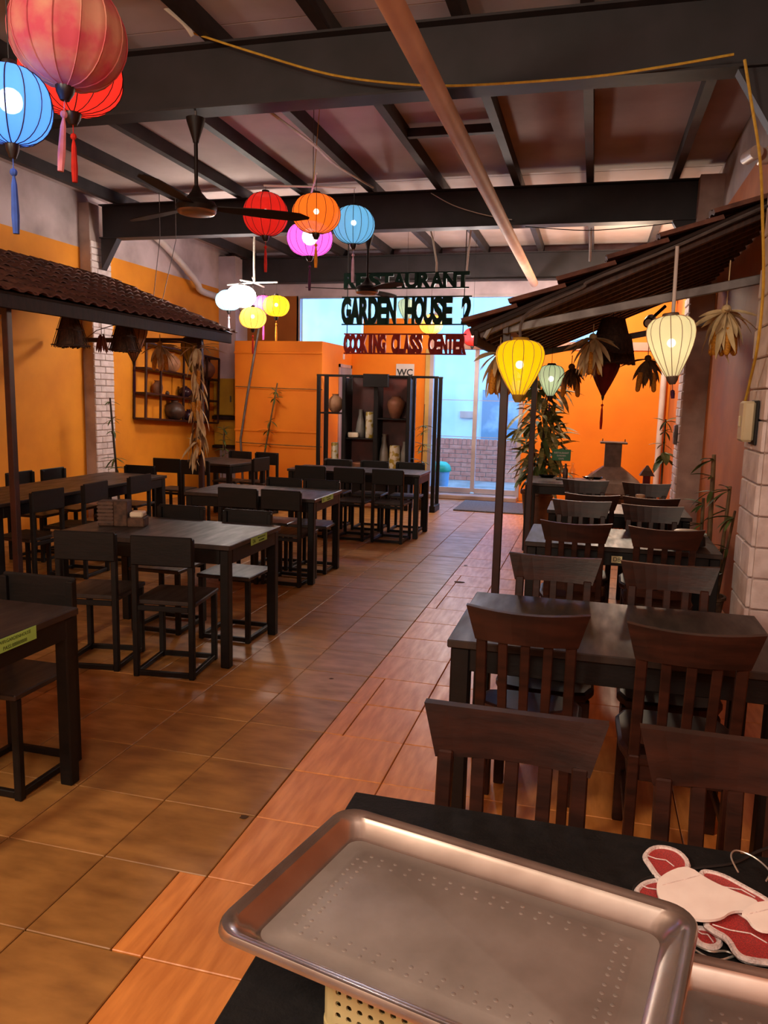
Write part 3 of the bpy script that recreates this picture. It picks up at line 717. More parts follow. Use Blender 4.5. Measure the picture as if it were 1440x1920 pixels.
# near cluster, top left
NG = 'lanterns of the nearest cluster'
lantern('big faded rose-pink lantern at the top left corner', at(128, 66, 2.5), .385, .335, 'round', 'silk_rose', 'tassel_pink', 3.89, 14, None, .19, (0, .10), group=NG, wire='silk_rose')
lantern('red lit lantern hanging just behind the faded pink one', at(134, 142, 2.95), .405, .29, 'round', 'silk_red_lit', 'tassel_red', 3.89, 16, 'bulb_glow', .18, group=NG)
lantern('blue glowing lantern cut off by the left picture edge', at(20, 198, 2.35), .265, .245, 'round', 'silk_blue_lit', 'tassel_blue', 3.89, 14, 'bulb_cool', .20, group=NG, bulb_r=.04)
# hanger + middle cluster
def hrod(h, pts, r, mat='pvc_white', name='rod'): return MB().tube([Vector(p)-h.location for p in pts], r, 6).build(name, mat, h)
HZ = at(590, 350, 6.3).z
hub = at(587, 347, 6.3); hub.z = HZ; hg = thing('lantern_hanger', 'crossed pale rods holding the middle lantern cluster', 'hanger', hub)
MIDP = [at(498, 402, 6.2), at(593, 401, 5.95), at(581, 448, 6.6), at(663, 422, 6.4)]
for p in MIDP: q = Vector((p.x, p.y, HZ)); hrod(hg, [hub, hub+(q-hub)*1.04], .008)
hrod(hg, [hub, (hub.x, hub.y, 3.895)], .003, 'steel_grey', 'cord'); hrod(hg, [hub, (hub.x+.05, hub.y, 3.895)], .003, 'cord_yellow', 'cord')
MGp = 'lanterns of the middle cluster'
lantern('dark red lantern behind the near fan blade', MIDP[0], .37, .34, 'round', 'silk_redfar_lit', 'tassel_red', HZ, 14, 'bulb_glow', .2, group=MGp)
lantern('orange lantern at the front of the middle cluster', MIDP[1], .375, .29, 'round', 'silk_orange_lit', 'tassel_orange', HZ, 16, 'bulb_glow', .17, group=MGp)
lantern('hot pink glowing lantern below the orange one', MIDP[2], .40, .29, 'round', 'silk_pink_lit', 'tassel_dark', HZ, 16, 'bulb_cool', .2, group=MGp, bulb_r=.07, pw=2.2, lc=(1, .8, .95))
lantern('sky blue lantern at the right of the middle cluster', MIDP[3], .35, .30, 'round', 'silk_sky_lit', 'tassel_lilac', HZ, 16, 'bulb_cool', .22, group=MGp)
# far cluster
HF = at(478, 530, 9.0).z; hub = at(477, 530, 9.0)
hf = thing('lantern_hanger', 'crossed pale rods holding the bright far lantern cluster', 'hanger', hub)
FARP = [at(452, 556, 8.8), at(429, 563, 9.15), at(474, 596, 8.6), at(518, 574, 9.0), at(494, 572, 9.35)]
for p in FARP: q = Vector((p.x, p.y, HF)); hrod(hf, [hub, hub+(q-hub)*1.05], .010)
hrod(hf, [hub, at(476, 500, 9.0), (hub.x, hub.y, 3.895)], .012, 'cable_white', 'cable')
FGp = 'lanterns of the far cluster'
lantern('dazzling white lantern in the far cluster', FARP[0], .36, .26, 'round', 'silk_white_bright', 'tassel_dark', HF, 12, None, .1, group=FGp)
lantern('pale blue-white lantern at the left of the far cluster', FARP[1], .33, .25, 'round', 'silk_skywhite_bright', 'tassel_lilac', HF, 12, None, .2, group=FGp)
lantern('amber lantern lowest in the far cluster', FARP[2], .32, .245, 'round', 'silk_amber_bright', 'tassel_red', HF, 12, 'bulb_glow', .2, group=FGp)
lantern('yellow lantern at the right of the far cluster', FARP[3], .33, .25, 'round', 'silk_yellow_bright', 'tassel_orange', HF, 12, 'bulb_glow', .2, group=FGp)
lantern('magenta lantern hidden behind the far cluster', FARP[4], .26, .24, 'round', 'silk_magenta_lit', 'tassel_magenta', HF, 12, None, .22, group=FGp)
# lanterns behind the hanging sign
lantern('orange glowing lantern below the hanging sign letters', at(808, 608, 10.6), .33, .26, 'round', 'silk_amber_bright', 'tassel_red', 3.89, 12, 'bulb_glow', .15)
lantern('small mint lantern behind the hanging sign', at(762, 580, 10.9), .24, .28, 'onion', 'silk_mint_lit', None, 3.89, 12, 'bulb_glow')
lantern('salmon lantern behind the right end of the sign', at(886, 632, 11.2), .28, .25, 'round', 'silk_redfar_lit', None, 3.89, 12, 'bulb_glow')
# right-hand awning lanterns
lantern('large lemon yellow lantern at the awning corner', at(974, 690, 5.08), .305, .345, 'onion', 'silk_yellow_lit', None, at(974, 622, 5.08).z, 14, 'bulb_glow', cap='silk_olive', wire='silk_grey', bulb_r=.026)
lantern('large cream lit lantern hanging from the awning rod', at(1259, 650, 5.05), .285, .36, 'onion', 'silk_cream_lit', 'tassel_dark', at(1262, 585, 5.05).z, 14, 'bulb_glow', .01, (.0, -.10), cap='stove_metal', wire='silk_grey', bulb_r=.026)
lantern('small mint green lantern near the far awning post', at(1033, 714, 7.6), .24, .29, 'onion', 'silk_mint_lit', 'tassel_dark', 2.12, 14, 'bulb_glow', .05, bulb_r=.026)
lantern('dark red unlit lantern under the rattan shades', at(1133, 700, 7.5), .27, .40, 'garlic', 'silk_darkred', 'tassel_red', 2.2, 12, None, .22, wire='silk_darkred')
# left awning lanterns
lantern('dull grey-brown unlit lantern behind the rattan shade', at(250, 637, 6.9), .27, .42, 'garlic', 'silk_grey', 'tassel_dark', 2.5, 12, None, .22)
lantern('olive unlit lantern beside the corn-wrapped post', at(361, 665, 7.95), .25, .42, 'garlic', 'silk_olive', None, 2.35, 12, None)

# ================================================================= CEILING FANS
def fan(label, hub, ztop, angs, L, group='black ceiling fans'):
    t = thing('ceiling_fan', label, 'fan', hub, group=group); top = ztop-hub[2]
    MB().lathe([(.018, top-.20), (.022, top-.18), (.058, top-.07), (.062, top-.05), (.05, top-.045)], 20).build('canopy', 'fan_black', t, smooth=True)
    MB().tube([(0, 0, top-.06), (0, 0, top)], .008, 8).build('hook', 'steel_grey', t)
    MB().tube([(0, 0, .12), (0, 0, top-.19)], .013, 10).build('downrod', 'fan_black', t, smooth=True)
    MB().lathe([(.09, -.045), (.125, -.03), (.135, 0), (.12, .03), (.07, .05), (.035, .09), (.016, .13)], 28).build('motor', 'fan_black', t, smooth=True)
    MB().lathe([(.10, -.05), (.118, -.044), (.128, -.03), (.12, -.028), (.10, -.04)], 28).build('trim_ring', 'brass_ring', t, smooth=True)
    n = 9; sec = []
    for i in range(n):
        u = i/(n-1); x = .13+u*(L-.13); hw = .035+.035*min(1, u*2.2) if u < .8 else .07*math.sqrt(max(.03, 1-((u-.8)/.2)**2))
        th = -.16; sec.append([Vector((x, hw, hw*th+.003)), Vector((x, -hw, -hw*th+.003)), Vector((x, -hw, -hw*th-.003)), Vector((x, hw, hw*th-.003))])
    me = MB().loft(sec).mesh('blade', 'fan_black')
    for a in angs: put('blade', me, t, (0, 0, .0), (0, 0, math.radians(a)))
    return t
fan('black ceiling fan hanging from the nearest steel beam', (-2.60, 4.83, 2.80), 3.395, (35, 155, 275), .76)
fan('black ceiling fan in front of the hanging sign', (-2.50, 8.50, 2.76), 3.395, (200, 318, 78), .68)

# ================================================================= HANGING SIGN
SY = 9.2
sg = thing('hanging_sign', 'hanging cut-out letter sign reading restaurant garden house 2', 'sign', at(763, 590, SY))
def line(txt, x0, x1, y0, y1, mat, off, backing=None):
    a, b = at(x0, (y0+y1)/2, SY), at(x1, (y0+y1)/2, SY); zt, zb = at((x0+x1)/2, y0, SY).z, at((x0+x1)/2, y1, SY).z
    n = len(txt); slot = (b.x-a.x)/n
    for i, ch in enumerate(txt):
        if ch == ' ': continue
        me = text_mesh(ch, 1.0, mat, 0.0, 0.0); xs_ = [v.co.x for v in me.vertices]; ys_ = [v.co.y for v in me.vertices]
        bpy.data.meshes.remove(me)
        me = text_mesh(ch, 1.0, mat, .06, off); xs_ = [v.co.x for v in me.vertices]; ys_ = [v.co.y for v in me.vertices]
        wl, hl = max(xs_)-min(xs_), max(ys_)-min(ys_); cx, cy = (max(xs_)+min(xs_))/2, (max(ys_)+min(ys_))/2
        tw = slot*(1.06 if ch not in 'I' else .55)
        for v in me.vertices: v.co = ((v.co.x-cx)*tw/wl, (v.co.y-cy)*(zt-zb)/hl, v.co.z*.3)
        z = (zt+zb)/2 + (0 if True else 0)
        put('letter', me, sg, Vector((a.x+slot*(i+.5), SY, z))-sg.location, (PI/2, 0, 0))
    for zz in (zt-.004, zb+.004):
        MB().box(a.x, b.x, -.008+SY, .008+SY, zz-.008, zz+.008).build('rail', mat, sg).location = -sg.location
line('RESTAURANT', 646, 880, 511, 541, 'letter_green', .045)
line('GARDEN HOUSE 2', 641, 884, 556, 609, 'letter_green', .05)
line('COOKING CLASS CENTER', 645, 874, 626, 664, 'letter_red', .06)
for x in (652, 872):
    p = at(x, 511, SY); q = at(x, 664, SY); MB().tube([Vector((p.x, SY+.012, 3.8))-sg.location, Vector((p.x, SY+.012, q.z))-sg.location], .006, 6).build('hanging_rod', 'cord_black', sg)
p = at(875, 500, SY); MB().tube([Vector((p.x+.05, SY, 3.8))-sg.location, Vector((p.x, SY, 3.05))-sg.location], .012, 6).build('hanging_rod', 'pvc_white', sg)
p = at(818, 511, SY); MB().tube([Vector((p.x-.16, SY, 3.78))-sg.location, Vector((p.x-.05, SY, 3.4))-sg.location, Vector((p.x, SY, 3.15))-sg.location, Vector((p.x, SY, 3.03))-sg.location], .012, 6).build('hanging_cable', 'cable_white', sg)
# WC notice
wc = thing('wc_notice', 'white paper notice lettered WC on the rear orange wall', 'sign', (-2.98, YB-.004, 2.0))
MB().box(-.15, .15, -.003, .003, -.13, .12).build('sheet', 'paper', wc); put('lettering', text_mesh('WC', .15, 'ink', .001, .003), wc, (0, -.006, -.02), (PI/2, 0, 0))

# ================================================================= PIPES, CABLES
tag(MB().tube([(-.97, 2.6, 3.315), (-.97, 12.1, 3.315)], .058, 20).build('drain_pipe', 'pvc', None, True), 'long peach-coloured drain pipe slung under the ceiling beams', 'pipe')
def cable(name, label, pts, r, mat, cat='cable', n=6):
    pts = [Vector(p) for p in pts]; out = []
    for i in range(len(pts)-1):      # smooth with Catmull-Rom
        p0, p1, p2, p3 = pts[max(i-1, 0)], pts[i], pts[i+1], pts[min(i+2, len(pts)-1)]
        for k in range(5):
            t = k/5; out.append(.5*((2*p1)+(p2-p0)*t+(2*p0-5*p1+4*p2-p3)*t*t+(3*p1-p0-3*p2+p3)*t**3))
    out.append(pts[-1]); return tag(MB().tube(out, r, n).build(name, mat, None, True), label, cat)
cable('yellow_cord', 'thin yellow cord sagging along the nearest steel beam', [at(362, 62, 4.72), at(480, 100, 4.72), at(620, 140, 4.72), at(760, 158, 4.72), at(880, 160, 4.72), at(1100, 145, 4.72), at(1250, 124, 4.72), at(1376, 102, 4.72)], .007, 'cord_yellow')
cable('yellow_cord', 'yellow cord hanging down to the breaker box', [at(1396, 112, 4.7), at(1410, 200, 4.7), at(1425, 300, 4.7), at(1430, 420, 4.55), at(1431, 540, 4.42), at(1420, 650, 4.41), at(1405, 720, 4.60), at(1392, 780, 4.74), at(1398, 812, 4.76), at(1404, 806, 4.72)], .008, 'cord_yellow')
cable('white_cable', 'knotted white cables looped over the nearest steel beam', [at(270, -20, 4.6), at(310, 15, 4.6), at(345, 45, 4.6), at(360, 66, 4.65), at(352, 50, 4.62), at(320, 10, 4.6), at(300, -20, 4.6)], .013, 'cable_white')
cable('white_cable', 'pale cable running from the near beam to the middle lanterns', [at(498, 203, 5.0), at(530, 228, 5.2), at(560, 250, 5.6), at(592, 275, 6.1), at(630, 310, 6.9), at(700, 352, 8.3)], .010, 'cable_white')
cable('grey_conduit', 'grey conduit following the edge of the right awning', [at(975, 632, 5.08), at(978, 605, 5.08), at(1000, 580, 5.09), at(1090, 540, 5.10), at(1110, 525, 5.10), at(1260, 465, 5.09), at(1360, 420, 5.08), at(1440, 385, 5.08)], .010, 'steel_grey', 'conduit')
tag(MB().tube([at(1270, 462, 5.07), at(1262, 590, 5.05)], .011, 8).build('hanging_rod', 'pvc_white', None, True), 'pale rod holding the cream lantern', 'rod')
cable('thin_wire', 'thin dark wire drooping below the middle beam', [at(808, 362, 8.45), at(850, 385, 8.45), at(905, 402, 8.45), at(960, 412, 8.45)], .005, 'cable_white')
cable('thin_wire', 'thin wire sagging under the middle beam at right', [at(985, 425, 8.45), at(1100, 432, 8.45), at(1200, 425, 8.45), at(1262, 418, 8.45)], .005, 'cord_black')
tag(MB().tube([at(1108, 428, 8.6), at(1106, 490, 8.75)], .012, 6).build('hanging_rod', 'pvc_white'), 'short pale rod above the right awning', 'rod')
cable('white_pipe', 'bent white pipe high on the left wall', [(-5.96, 9.6, 3.76), (-5.96, 10.2, 3.6), (-5.9, 10.9, 3.25), (-5.9, 11.1, 3.12), (-5.9, 11.9, 3.1)], .05, 'pvc_white', 'pipe', 10)
tag(MB().tube([(.98, 12.36, 0), (.98, 12.36, 2.36)], .045, 12).build('white_pipe', 'pvc_white', None, True), 'upright white pipe on the rear wall beside the right pillar', 'pipe')
tag(MB().tube([(-5.10, 10.86, 0), (-5.16, 10.88, .9), (-5.05, 10.88, 1.55), (-4.86, 10.9, 2.6)], .018, 8).build('leaning_pole', 'steel_grey', None, True), 'thin grey pole leaning on the orange washroom wall', 'pole')
for z, lab in ((1.69, 'upper thin cord strung across the orange washroom wall'), (.85, 'lower thin cord strung across the orange washroom wall')):
    tag(MB().tube([(-5.25, 10.90, z), (-4.5, 10.90, z-.015), (-3.86, 10.90, z-.02)], .006, 5).build('clothes_line', 'bamboo_stem'), lab, 'cord')
for p, q, lab in (((300, 445), (296, 520), 'left suspension wire from the ceiling to the awning'), ((330, 450), (312, 530), 'right suspension wire from the ceiling to the awning')):
    a = at(p[0], p[1], 8.1); b = at(q[0], q[1], 7.9); b = at(q[0]-8, q[1]+35, 7.9)
    tag(MB().tube([(a.x, a.y, 3.78), a, b], .004, 5).build('suspension_wire', 'steel_grey'), lab, 'wire')

# ================================================================= WALL FITTINGS
c = thing('security_camera', 'white bullet security camera on the upper right wall', 'camera', (XR-.01, 6.25, 3.33))
MB().box(-.06, .01, -.04, .04, -.05, .05, None, .008).build('mount', 'cam_white', c)
MB().tube([(-.05, 0, 0), (-.10, .0, .01)], .02, 10).build('bracket', 'cam_white', c)
bd = MB().tube([(-.09, -.12, .0), (-.12, .10, .02)], .045, 16).build('body', 'cam_white', c, True)
MB().tube([(-.12, .100, .02), (-.1205, .106, .0205)], .036, 16).build('lens', 'lens_black', bd)
c = thing('breaker_box', 'cream breaker box fixed to the near white block pillar', 'breaker box', (.858, 4.66, 1.42))
MB().box(-.075, -.0125, -.07, .07, -.02, .20, None, .012).build('cover', 'box_beige', c); MB().box(-.05, -.01, .07, .11, .02, .08, None, .006).build('knob', 'box_beige', c); MB().box(-.012, 0, -.085, .074, -.035, .205, None, .003).build('side_seal', 'cord_black', c)
MB().box(-.084, -.074, -.015, .015, .06, .12, None, .004).build('switch', 'box_beige', c)
c = thing('switch_box', 'small grey switch box on the narrow right pillar', 'switch', (.845, 8.5, 1.28)); MB().box(-.035, 0, -.06, .06, -.1, .1, None, .008).build('cover', 'steel_grey', c); MB().box(-.042, -.034, -.02, .02, -.03, .03, None, .003).build('rocker', 'box_beige', c)
c = thing('spot_lamp', 'black spot lamp under the far end of the right awning', 'lamp', at(1215, 603, 8.1))
MB().tube([(0, -.09, -.02), (.03, .09, .03)], .05, 14).build('housing', 'fan_black', c, True); MB().tube([(.03, .08, .03), (.16, .12, .16)], .016, 8).build('arm', 'fan_black', c); MB().tube([(0.0, -.097, -.021), (0, -.09, -.02)], .036, 12).build('lens', 'wire_silver', c)
c = thing('hanging_cabinet', 'yellow wall cabinet in the corner beside the washroom box', 'cabinet', (-6.03, 11.7, .72))
MB().box(0, .36, .02, .24, .50, 1.10, None, .005).build('body', 'cabinet_yellow', c); MB().box(.005, .355, 0, .018, .51, 1.09, None, .004).build('door', 'cabinet_yellow', c)
MB().box(-.0, .40, -.06, .24, .44, .495, None, .004).build('ledge', 'beam_wood', c); MB().box(.30, .32, -.015, 0, .72, .82, None, .003).build('handle', 'steel_grey', c)
MB().box(0, .46, .02, .06, .02, .43, None, .004).build('lower_panel', 'cabinet_yellow', c); MB().box(-.0, .50, -.06, .20, -.03, .015, None, .004).build('ledge', 'beam_wood', c)
c = thing('steel_basin', 'stacked steel basins on the floor beside the washroom wall', 'basin', (-3.95, 10.35, 0))
for k in range(3): MB().lathe([(.10, 0), (.16, .03), (.20, .075), (.205, .08), (.19, .075), (.09, .012)], 22).build('basin', 'steel_grey', c, True, (0, 0, k*.03))

# ================================================================= WALL SHELF WITH POTS
SH = thing('display_shelf', 'dark red open wall shelf holding clay pots', 'shelf', (-5.96, 10.45, 1.16), rot=(-.055, 0, 0))
SL, SHH = 1.06, 1.02
for z in (0, .345, .68, SHH): MB().box(-.085, .12, -SL, SL, z-.014, z+.014, None, .004).build('shelf_board', 'post_red', SH)
for y in (-SL, SL):
    for x in (-.07, .105): MB().box(x-.014, x+.014, y-.014, y+.014, 0, SHH, None, .003).build('upright', 'post_red', SH)
for y in (-.68, -.05, .22, .66): MB().box(.09, .118, y-.014, y+.014, 0, SHH, None, .003).build('upright', 'post_red', SH)
def vase(label, loc, prof, mat, name='clay_pot', cat='pot', group=None):
    return tag(MB().lathe(prof, 28).build(name, mat, None, True, loc), label, cat, group)
def round_pot(R_, H, neck=.35): return [(R_*.45, 0), (R_*.7, H*.10), (R_*.95, H*.32), (R_, H*.48), (R_*.9, H*.66), (R_*.62, H*.82), (R_*neck, H*.90), (R_*neck, H*.96), (R_*neck*1.25, H), (R_*neck*.9, H-.004)]
def tall_jar(R_, H): return [(R_*.7, 0), (R_*.95, H*.25), (R_, H*.5), (R_*.92, H*.68), (R_*.6, H*.82), (R_*.5, H*.9), (R_*.62, H), (R_*.45, H-.003)]
def shz(y, lev): return 1.16+lev+.016-.055*(y-10.45)
PG = 'clay pots on the wall shelf'
for lab, y, lev, prof, mt in (
    ('round pale clay pot on the top row of the wall shelf', 10.22, .68, round_pot(.145, .27), 'clay_pale'),
    ('round clay pot at the far end of the top shelf row', 11.28, .68, round_pot(.15, .29), 'clay_mid'),
    ('small tapered clay jar on the middle shelf row', 9.86, .345, tall_jar(.075, .19), 'clay_mid'),
    ('small dark glazed jar on the middle shelf row', 10.62, .345, round_pot(.10, .17), 'glaze_dark'),
    ('large dark round pot on the bottom shelf row', 10.32, 0, round_pot(.15, .285), 'clay_dark'),
    ('small shiny brown jar on the bottom shelf row', 10.72, 0, round_pot(.085, .17), 'glaze_dark'),
    ('little brown cup on the middle shelf row', 10.12, .345, tall_jar(.03, .06), 'clay_dark')):
    vase(lab, (-5.945, y, shz(y, lev)-.003), prof, mt, group=PG)

# ================================================================= DISPLAY CABINET
DC = thing('display_cabinet', 'tall black open display cabinet in front of the washroom', 'cabinet', (-2.95, 10.75, 0))
def dc(name, x0, x1, y0, y1, z0, z1, mat='black_wood', b=.004): return MB().box(x0+2.95, x1+2.95, y0-10.75, y1-10.75, z0, z1, None, b).build(name, mat, DC)
for x in (-3.80, -3.42, -2.48, -2.10):
    for y in (10.58, 10.9): dc('upright', x-.025, x+.025, y-.025, y+.025, 0, 1.88)
dc('top_rail', -3.83, -2.07, 10.56, 10.60, 1.86, 1.885); dc('top_rail', -3.83, -2.07, 10.88, 10.92, 1.86, 1.885)
dc('back_panel', -3.40, -2.50, 10.90, 10.925, .12, 1.86, 'cab_red'); dc('divider', -2.99, -2.93, 10.60, 10.9, .12, 1.86); dc('side_panel', -3.42, -3.40, 10.6, 10.9, .12, 1.84); dc('side_panel', -2.50, -2.485, 10.6, 10.9, .12, 1.84)
dc('cornice', -3.13, -2.77, 10.52, 10.60, 1.72, 1.90)
dc('shelf', -3.78, -3.44, 10.58, 10.9, 1.33, 1.352); dc('shelf', -3.39, -2.99, 10.6, 10.9, .98, 1.0); dc('shelf', -2.93, -2.51, 10.6, 10.9, 1.27, 1.29)
dc('base', -3.83, -2.45, 10.57, 10.92, .50, .545); dc('base', -3.40, -2.5, 10.6, 10.9, .08, .12); dc('plinth', -2.14, -2.06, 10.56, 10.92, 0, .09)
dc('upright', -3.68, -3.655, 10.57, 10.6, .54, 1.86); dc('door', -3.38, -2.51, 10.57, 10.59, .12, .5)
VG = 'ceramics in the display cabinet'
for lab, x, z, prof, mt in (
    ('pale round clay pot on the left cabinet shelf', -3.60, 1.352, round_pot(.115, .26, .4), 'clay_pale'),
    ('brown clay urn on the right cabinet shelf', -2.70, 1.29, [(.06, 0), (.10, .09), (.13, .19), (.12, .24), (.07, .28), (.06, .30), (.065, .31), (.04, .308)], 'clay_mid'),
    ('slim grey vase on the middle cabinet shelf', -3.24, 1.0, [(.06, 0), (.075, .10), (.055, .22), (.03, .32), (.028, .40), (.02, .40)], 'ceramic_grey'),
    ('low white bowl on the middle cabinet shelf', -3.30, 1.0, [(.05, 0), (.075, .01), (.08, .05), (.075, .075), (.06, .07)], 'ceramic_white'),
    ('tall floral cylinder vase on the middle cabinet shelf', -3.08, 1.0, [(.055, 0), (.06, .02), (.06, .36), (.055, .37), (.045, .365)], 'ceramic_flower'),
    ('tall grey bottle vase at the cabinet foot', -2.86, .545, [(.055, 0), (.07, .15), (.055, .30), (.03, .42), (.028, .50), (.04, .52), (.025, .515)], 'ceramic_grey'),
    ('thin grey bottle beside the tall vase in the cabinet', -2.90, .12, [(.06, 0), (.075, .2), (.05, .6), (.02, .78), (.02, .9), (.012, .9)], 'ceramic_grey'),
    ('broad floral vase standing at the cabinet foot', -2.70, .545, [(.085, 0), (.09, .02), (.075, .34), (.07, .36), (.06, .355)], 'ceramic_flower'),
    ('slim pale bottle beside the floral vase', -2.56, .545, [(.04, 0), (.05, .12), (.05, .26), (.025, .38), (.025, .42), (.015, .415)], 'ceramic_grey'),
    ('floral cylinder vase in the left cabinet bay', -3.60, .545, [(.05, 0), (.055, .02), (.055, .36), (.05, .37), (.04, .365)], 'ceramic_flower'),
    ('red-brown bowl low in the middle cabinet bay', -3.20, .545, [(.06, 0), (.12, .03), (.13, .09), (.12, .10), (.1, .09)], 'clay_mid'),
    ('dark basket in the left cabinet bay', -3.70, .545, [(.07, 0), (.09, .05), (.08, .12), (.06, .13), (.05, .125)], 'clay_dark')):
    yv = 10.66 if 'low white' in lab else (10.82 if ('thin grey' in lab or 'slim grey' in lab) else 10.74)
    if 'dark basket' in lab: yv = 10.80; x -= .0
    vase(lab, (x, yv, z), prof, mt, 'vase', 'vase', VG)

# ================================================================= PLANTS
def leaf_mesh(L, W, droop, mat, n=6):
    vs = []; fs = []
    for i in range(n+1):
        u = i/n; w_ = W*math.sin(PI*min(1, u*.93+.05))**.8 if u < 1 else .0005
        x = L*u; z = -droop*u*u
        vs += [Vector((x, -w_/2, z+w_*.18)), Vector((x, 0, z)), Vector((x, w_/2, z+w_*.18))]
    for i in range(n):
        for k in range(2): a = i*3+k; fs.append((a, a+3, a+4, a+1))
    m_ = MB(); m_.add(vs, fs); return m_.mesh('leaf', mat, True)
LEAF = {}
for k, (L, W, d, mt) in {'bam': (.15, .026, .04, 'leaf_green'), 'bam2': (.11, .022, .015, 'leaf_green'), 'big': (.22, .10, .07, 'leaf_green'), 'pale': (.30, .07, .12, 'leaf_pale'), 'pale2': (.24, .06, .05, 'leaf_green'), 'husk': (.25, .034, .07, 'husk'), 'husk2': (.20, .05, .03, 'husk'), 'huskd': (.20, .04, .05, 'husk_dark')}.items(): LEAF[k] = leaf_mesh(L, W, d, mt)
def leaf(parent, kind, loc, yaw, pitch, roll=0.0, s=1.0):
    return put('leaf' if not kind.startswith('husk') else 'husk', LEAF[kind], parent, loc, (roll, pitch, yaw), (s, s, s))
def pot_part(t, R_, H, mat): MB().lathe([(R_*.7, 0), (R_*.95, H*.9), (R_*1.05, H*.92), (R_*1.05, H), (R_*.9, H), (R_*.88, H*.9)], 20).build('pot', mat, t, True)
def bamboo(label, base, stems, nodes, kinds=('bam', 'bam2'), pot=None, stem_mat='bamboo_stem', group='potted bamboo and leafy stems', yaw=(0, 2*PI)):
    """stems: list of (dx, dy, dz, r); nodes: list of (stem index, fraction, leaves)"""
    t = thing('bamboo_plant', label, 'plant', base, group=group)
    if pot: pot_part(t, *pot)
    for (dx, dy, dz, r, x0, y0) in stems:
        pts = []; rr = []
        for i in range(9):
            u = i/8; pts.append((x0+dx*u, y0+dy*u, dz*u)); rr.append(r*(1-.35*u)*(1.12 if i % 2 else 1))
        MB().tube(pts, rr, 8).build('stem', stem_mat, t, True)
    for (si, fr, nl) in nodes:
        dx, dy, dz, r, x0, y0 = stems[si]; p = Vector((x0+dx*fr, y0+dy*fr, dz*fr)); a0 = random.uniform(0, 6.28)
        for k in range(nl):
            a = yaw[0]+((a0+k*2*PI/nl+random.uniform(-.4, .4)) % (2*PI))*(yaw[1]-yaw[0])/(2*PI)
            leaf(t, random.choice(kinds), p, a, random.uniform(-.5, .55), random.uniform(-.3, .3), random.uniform(.75, 1.35))
    return t
bamboo('leaning bamboo plant beside the white brick left pillar', (-5.48, 8.2, 0), [(-.09, -.02, 1.5, .016, .0, 0)], [(0, .97, 4), (0, .83, 7), (0, .74, 5), (0, .52, 7), (0, .44, 6), (0, .36, 4)], pot=(.1, .2, 'clay_dark'), stem_mat='stem_dark')
bamboo('bamboo stem with sparse leaves against the washroom wall', (-4.86, 10.78, 0), [(.34, 0, 1.75, .016, 0, 0)], [(0, .93, 7), (0, .87, 5), (0, .68, 4), (0, .60, 6), (0, .48, 3)], pot=(.11, .2, 'clay_mid'))
bamboo('small green bamboo right of the display cabinet', (-2.33, 10.78, 0), [(.03, .02, 1.5, .009, 0, 0)], [(0, .80, 9), (0, .74, 6), (0, .62, 8), (0, .56, 6), (0, .46, 8), (0, .40, 6)], pot=(.08, .16, 'clay_dark'))
bamboo('tall bamboo cluster against the right wall beside the D8 table', (.86, 5.78, 0), [(-.05, -.1, 1.26, .02, 0, 0), (.02, -.1, 1.05, .016, .05, 0), (-.03, -.05, .95, .016, -.05, .05), (.06, -.2, .9, .012, .03, -.04)], [(0, .97, 5), (0, .88, 5), (0, .8, 3), (1, .97, 6), (1, .84, 4), (2, .95, 5), (2, .8, 4), (3, .95, 6), (3, .7, 4), (3, .5, 4), (0, .55, 3)], pot=(.12, .26, 'stone_brown'), yaw=(1.7, 4.6))
bamboo('bamboo plant with broad leaves near the narrow right pillar', (.80, 9.3, 0), [(-.01, 0, 1.42, .014, 0, 0)], [(0, .98, 7), (0, .9, 6), (0, .8, 4)], pot=(.1, .22, 'clay_mid'))
t = bpy.data.objects[-1] if False else None
rp = [o for o in COL.objects if o.get('label') == 'bamboo plant with broad leaves near the narrow right pillar'][0]
for k in range(7): leaf(rp, 'big', (0, 0, .98+random.uniform(-.06, .08)), k*.9+.3, random.uniform(.1, .9), 0, random.uniform(.8, 1.15))
bamboo('thin pale twigs in the corner left of the washroom box', (-5.42, 10.75, 0), [(.05, 0, 1.1, .009, 0, 0), (-.06, .03, 1.0, .008, .1, 0)], [(0, .95, 6), (0, .8, 5), (1, .95, 6), (1, .75, 5), (0, .6, 4)], kinds=('bam2', 'bam'), pot=(.1, .3, 'clay_mid'))
bp_ = thing('leafy_plant', 'big bushy potted plant behind the far awning post', 'plant', (-.60, 9.62, 0)); pot_part(bp_, .2, .5, 'clay_dark')
for k in range(5):
    a = k*1.26; MB().tube([(.03*math.cos(a), .03*math.sin(a), .4), (.09*math.cos(a), .09*math.sin(a), 1.0), (.16*math.cos(a), .16*math.sin(a), 1.55+.06*k)], [.014, .012, .008], 6).build('stem', 'stem_dark', bp_)
for k in range(230):
    z = random.uniform(.62, 1.80); a = random.uniform(0, 6.28); r0 = random.uniform(.02, .22)
    leaf(bp_, random.choice(('pale', 'pale', 'pale2', 'big')), (r0*math.cos(a), r0*math.sin(a), z), a+random.uniform(-.5, .5), random.uniform(-.6, .8), random.uniform(-.4, .4), random.uniform(.75, 1.15))

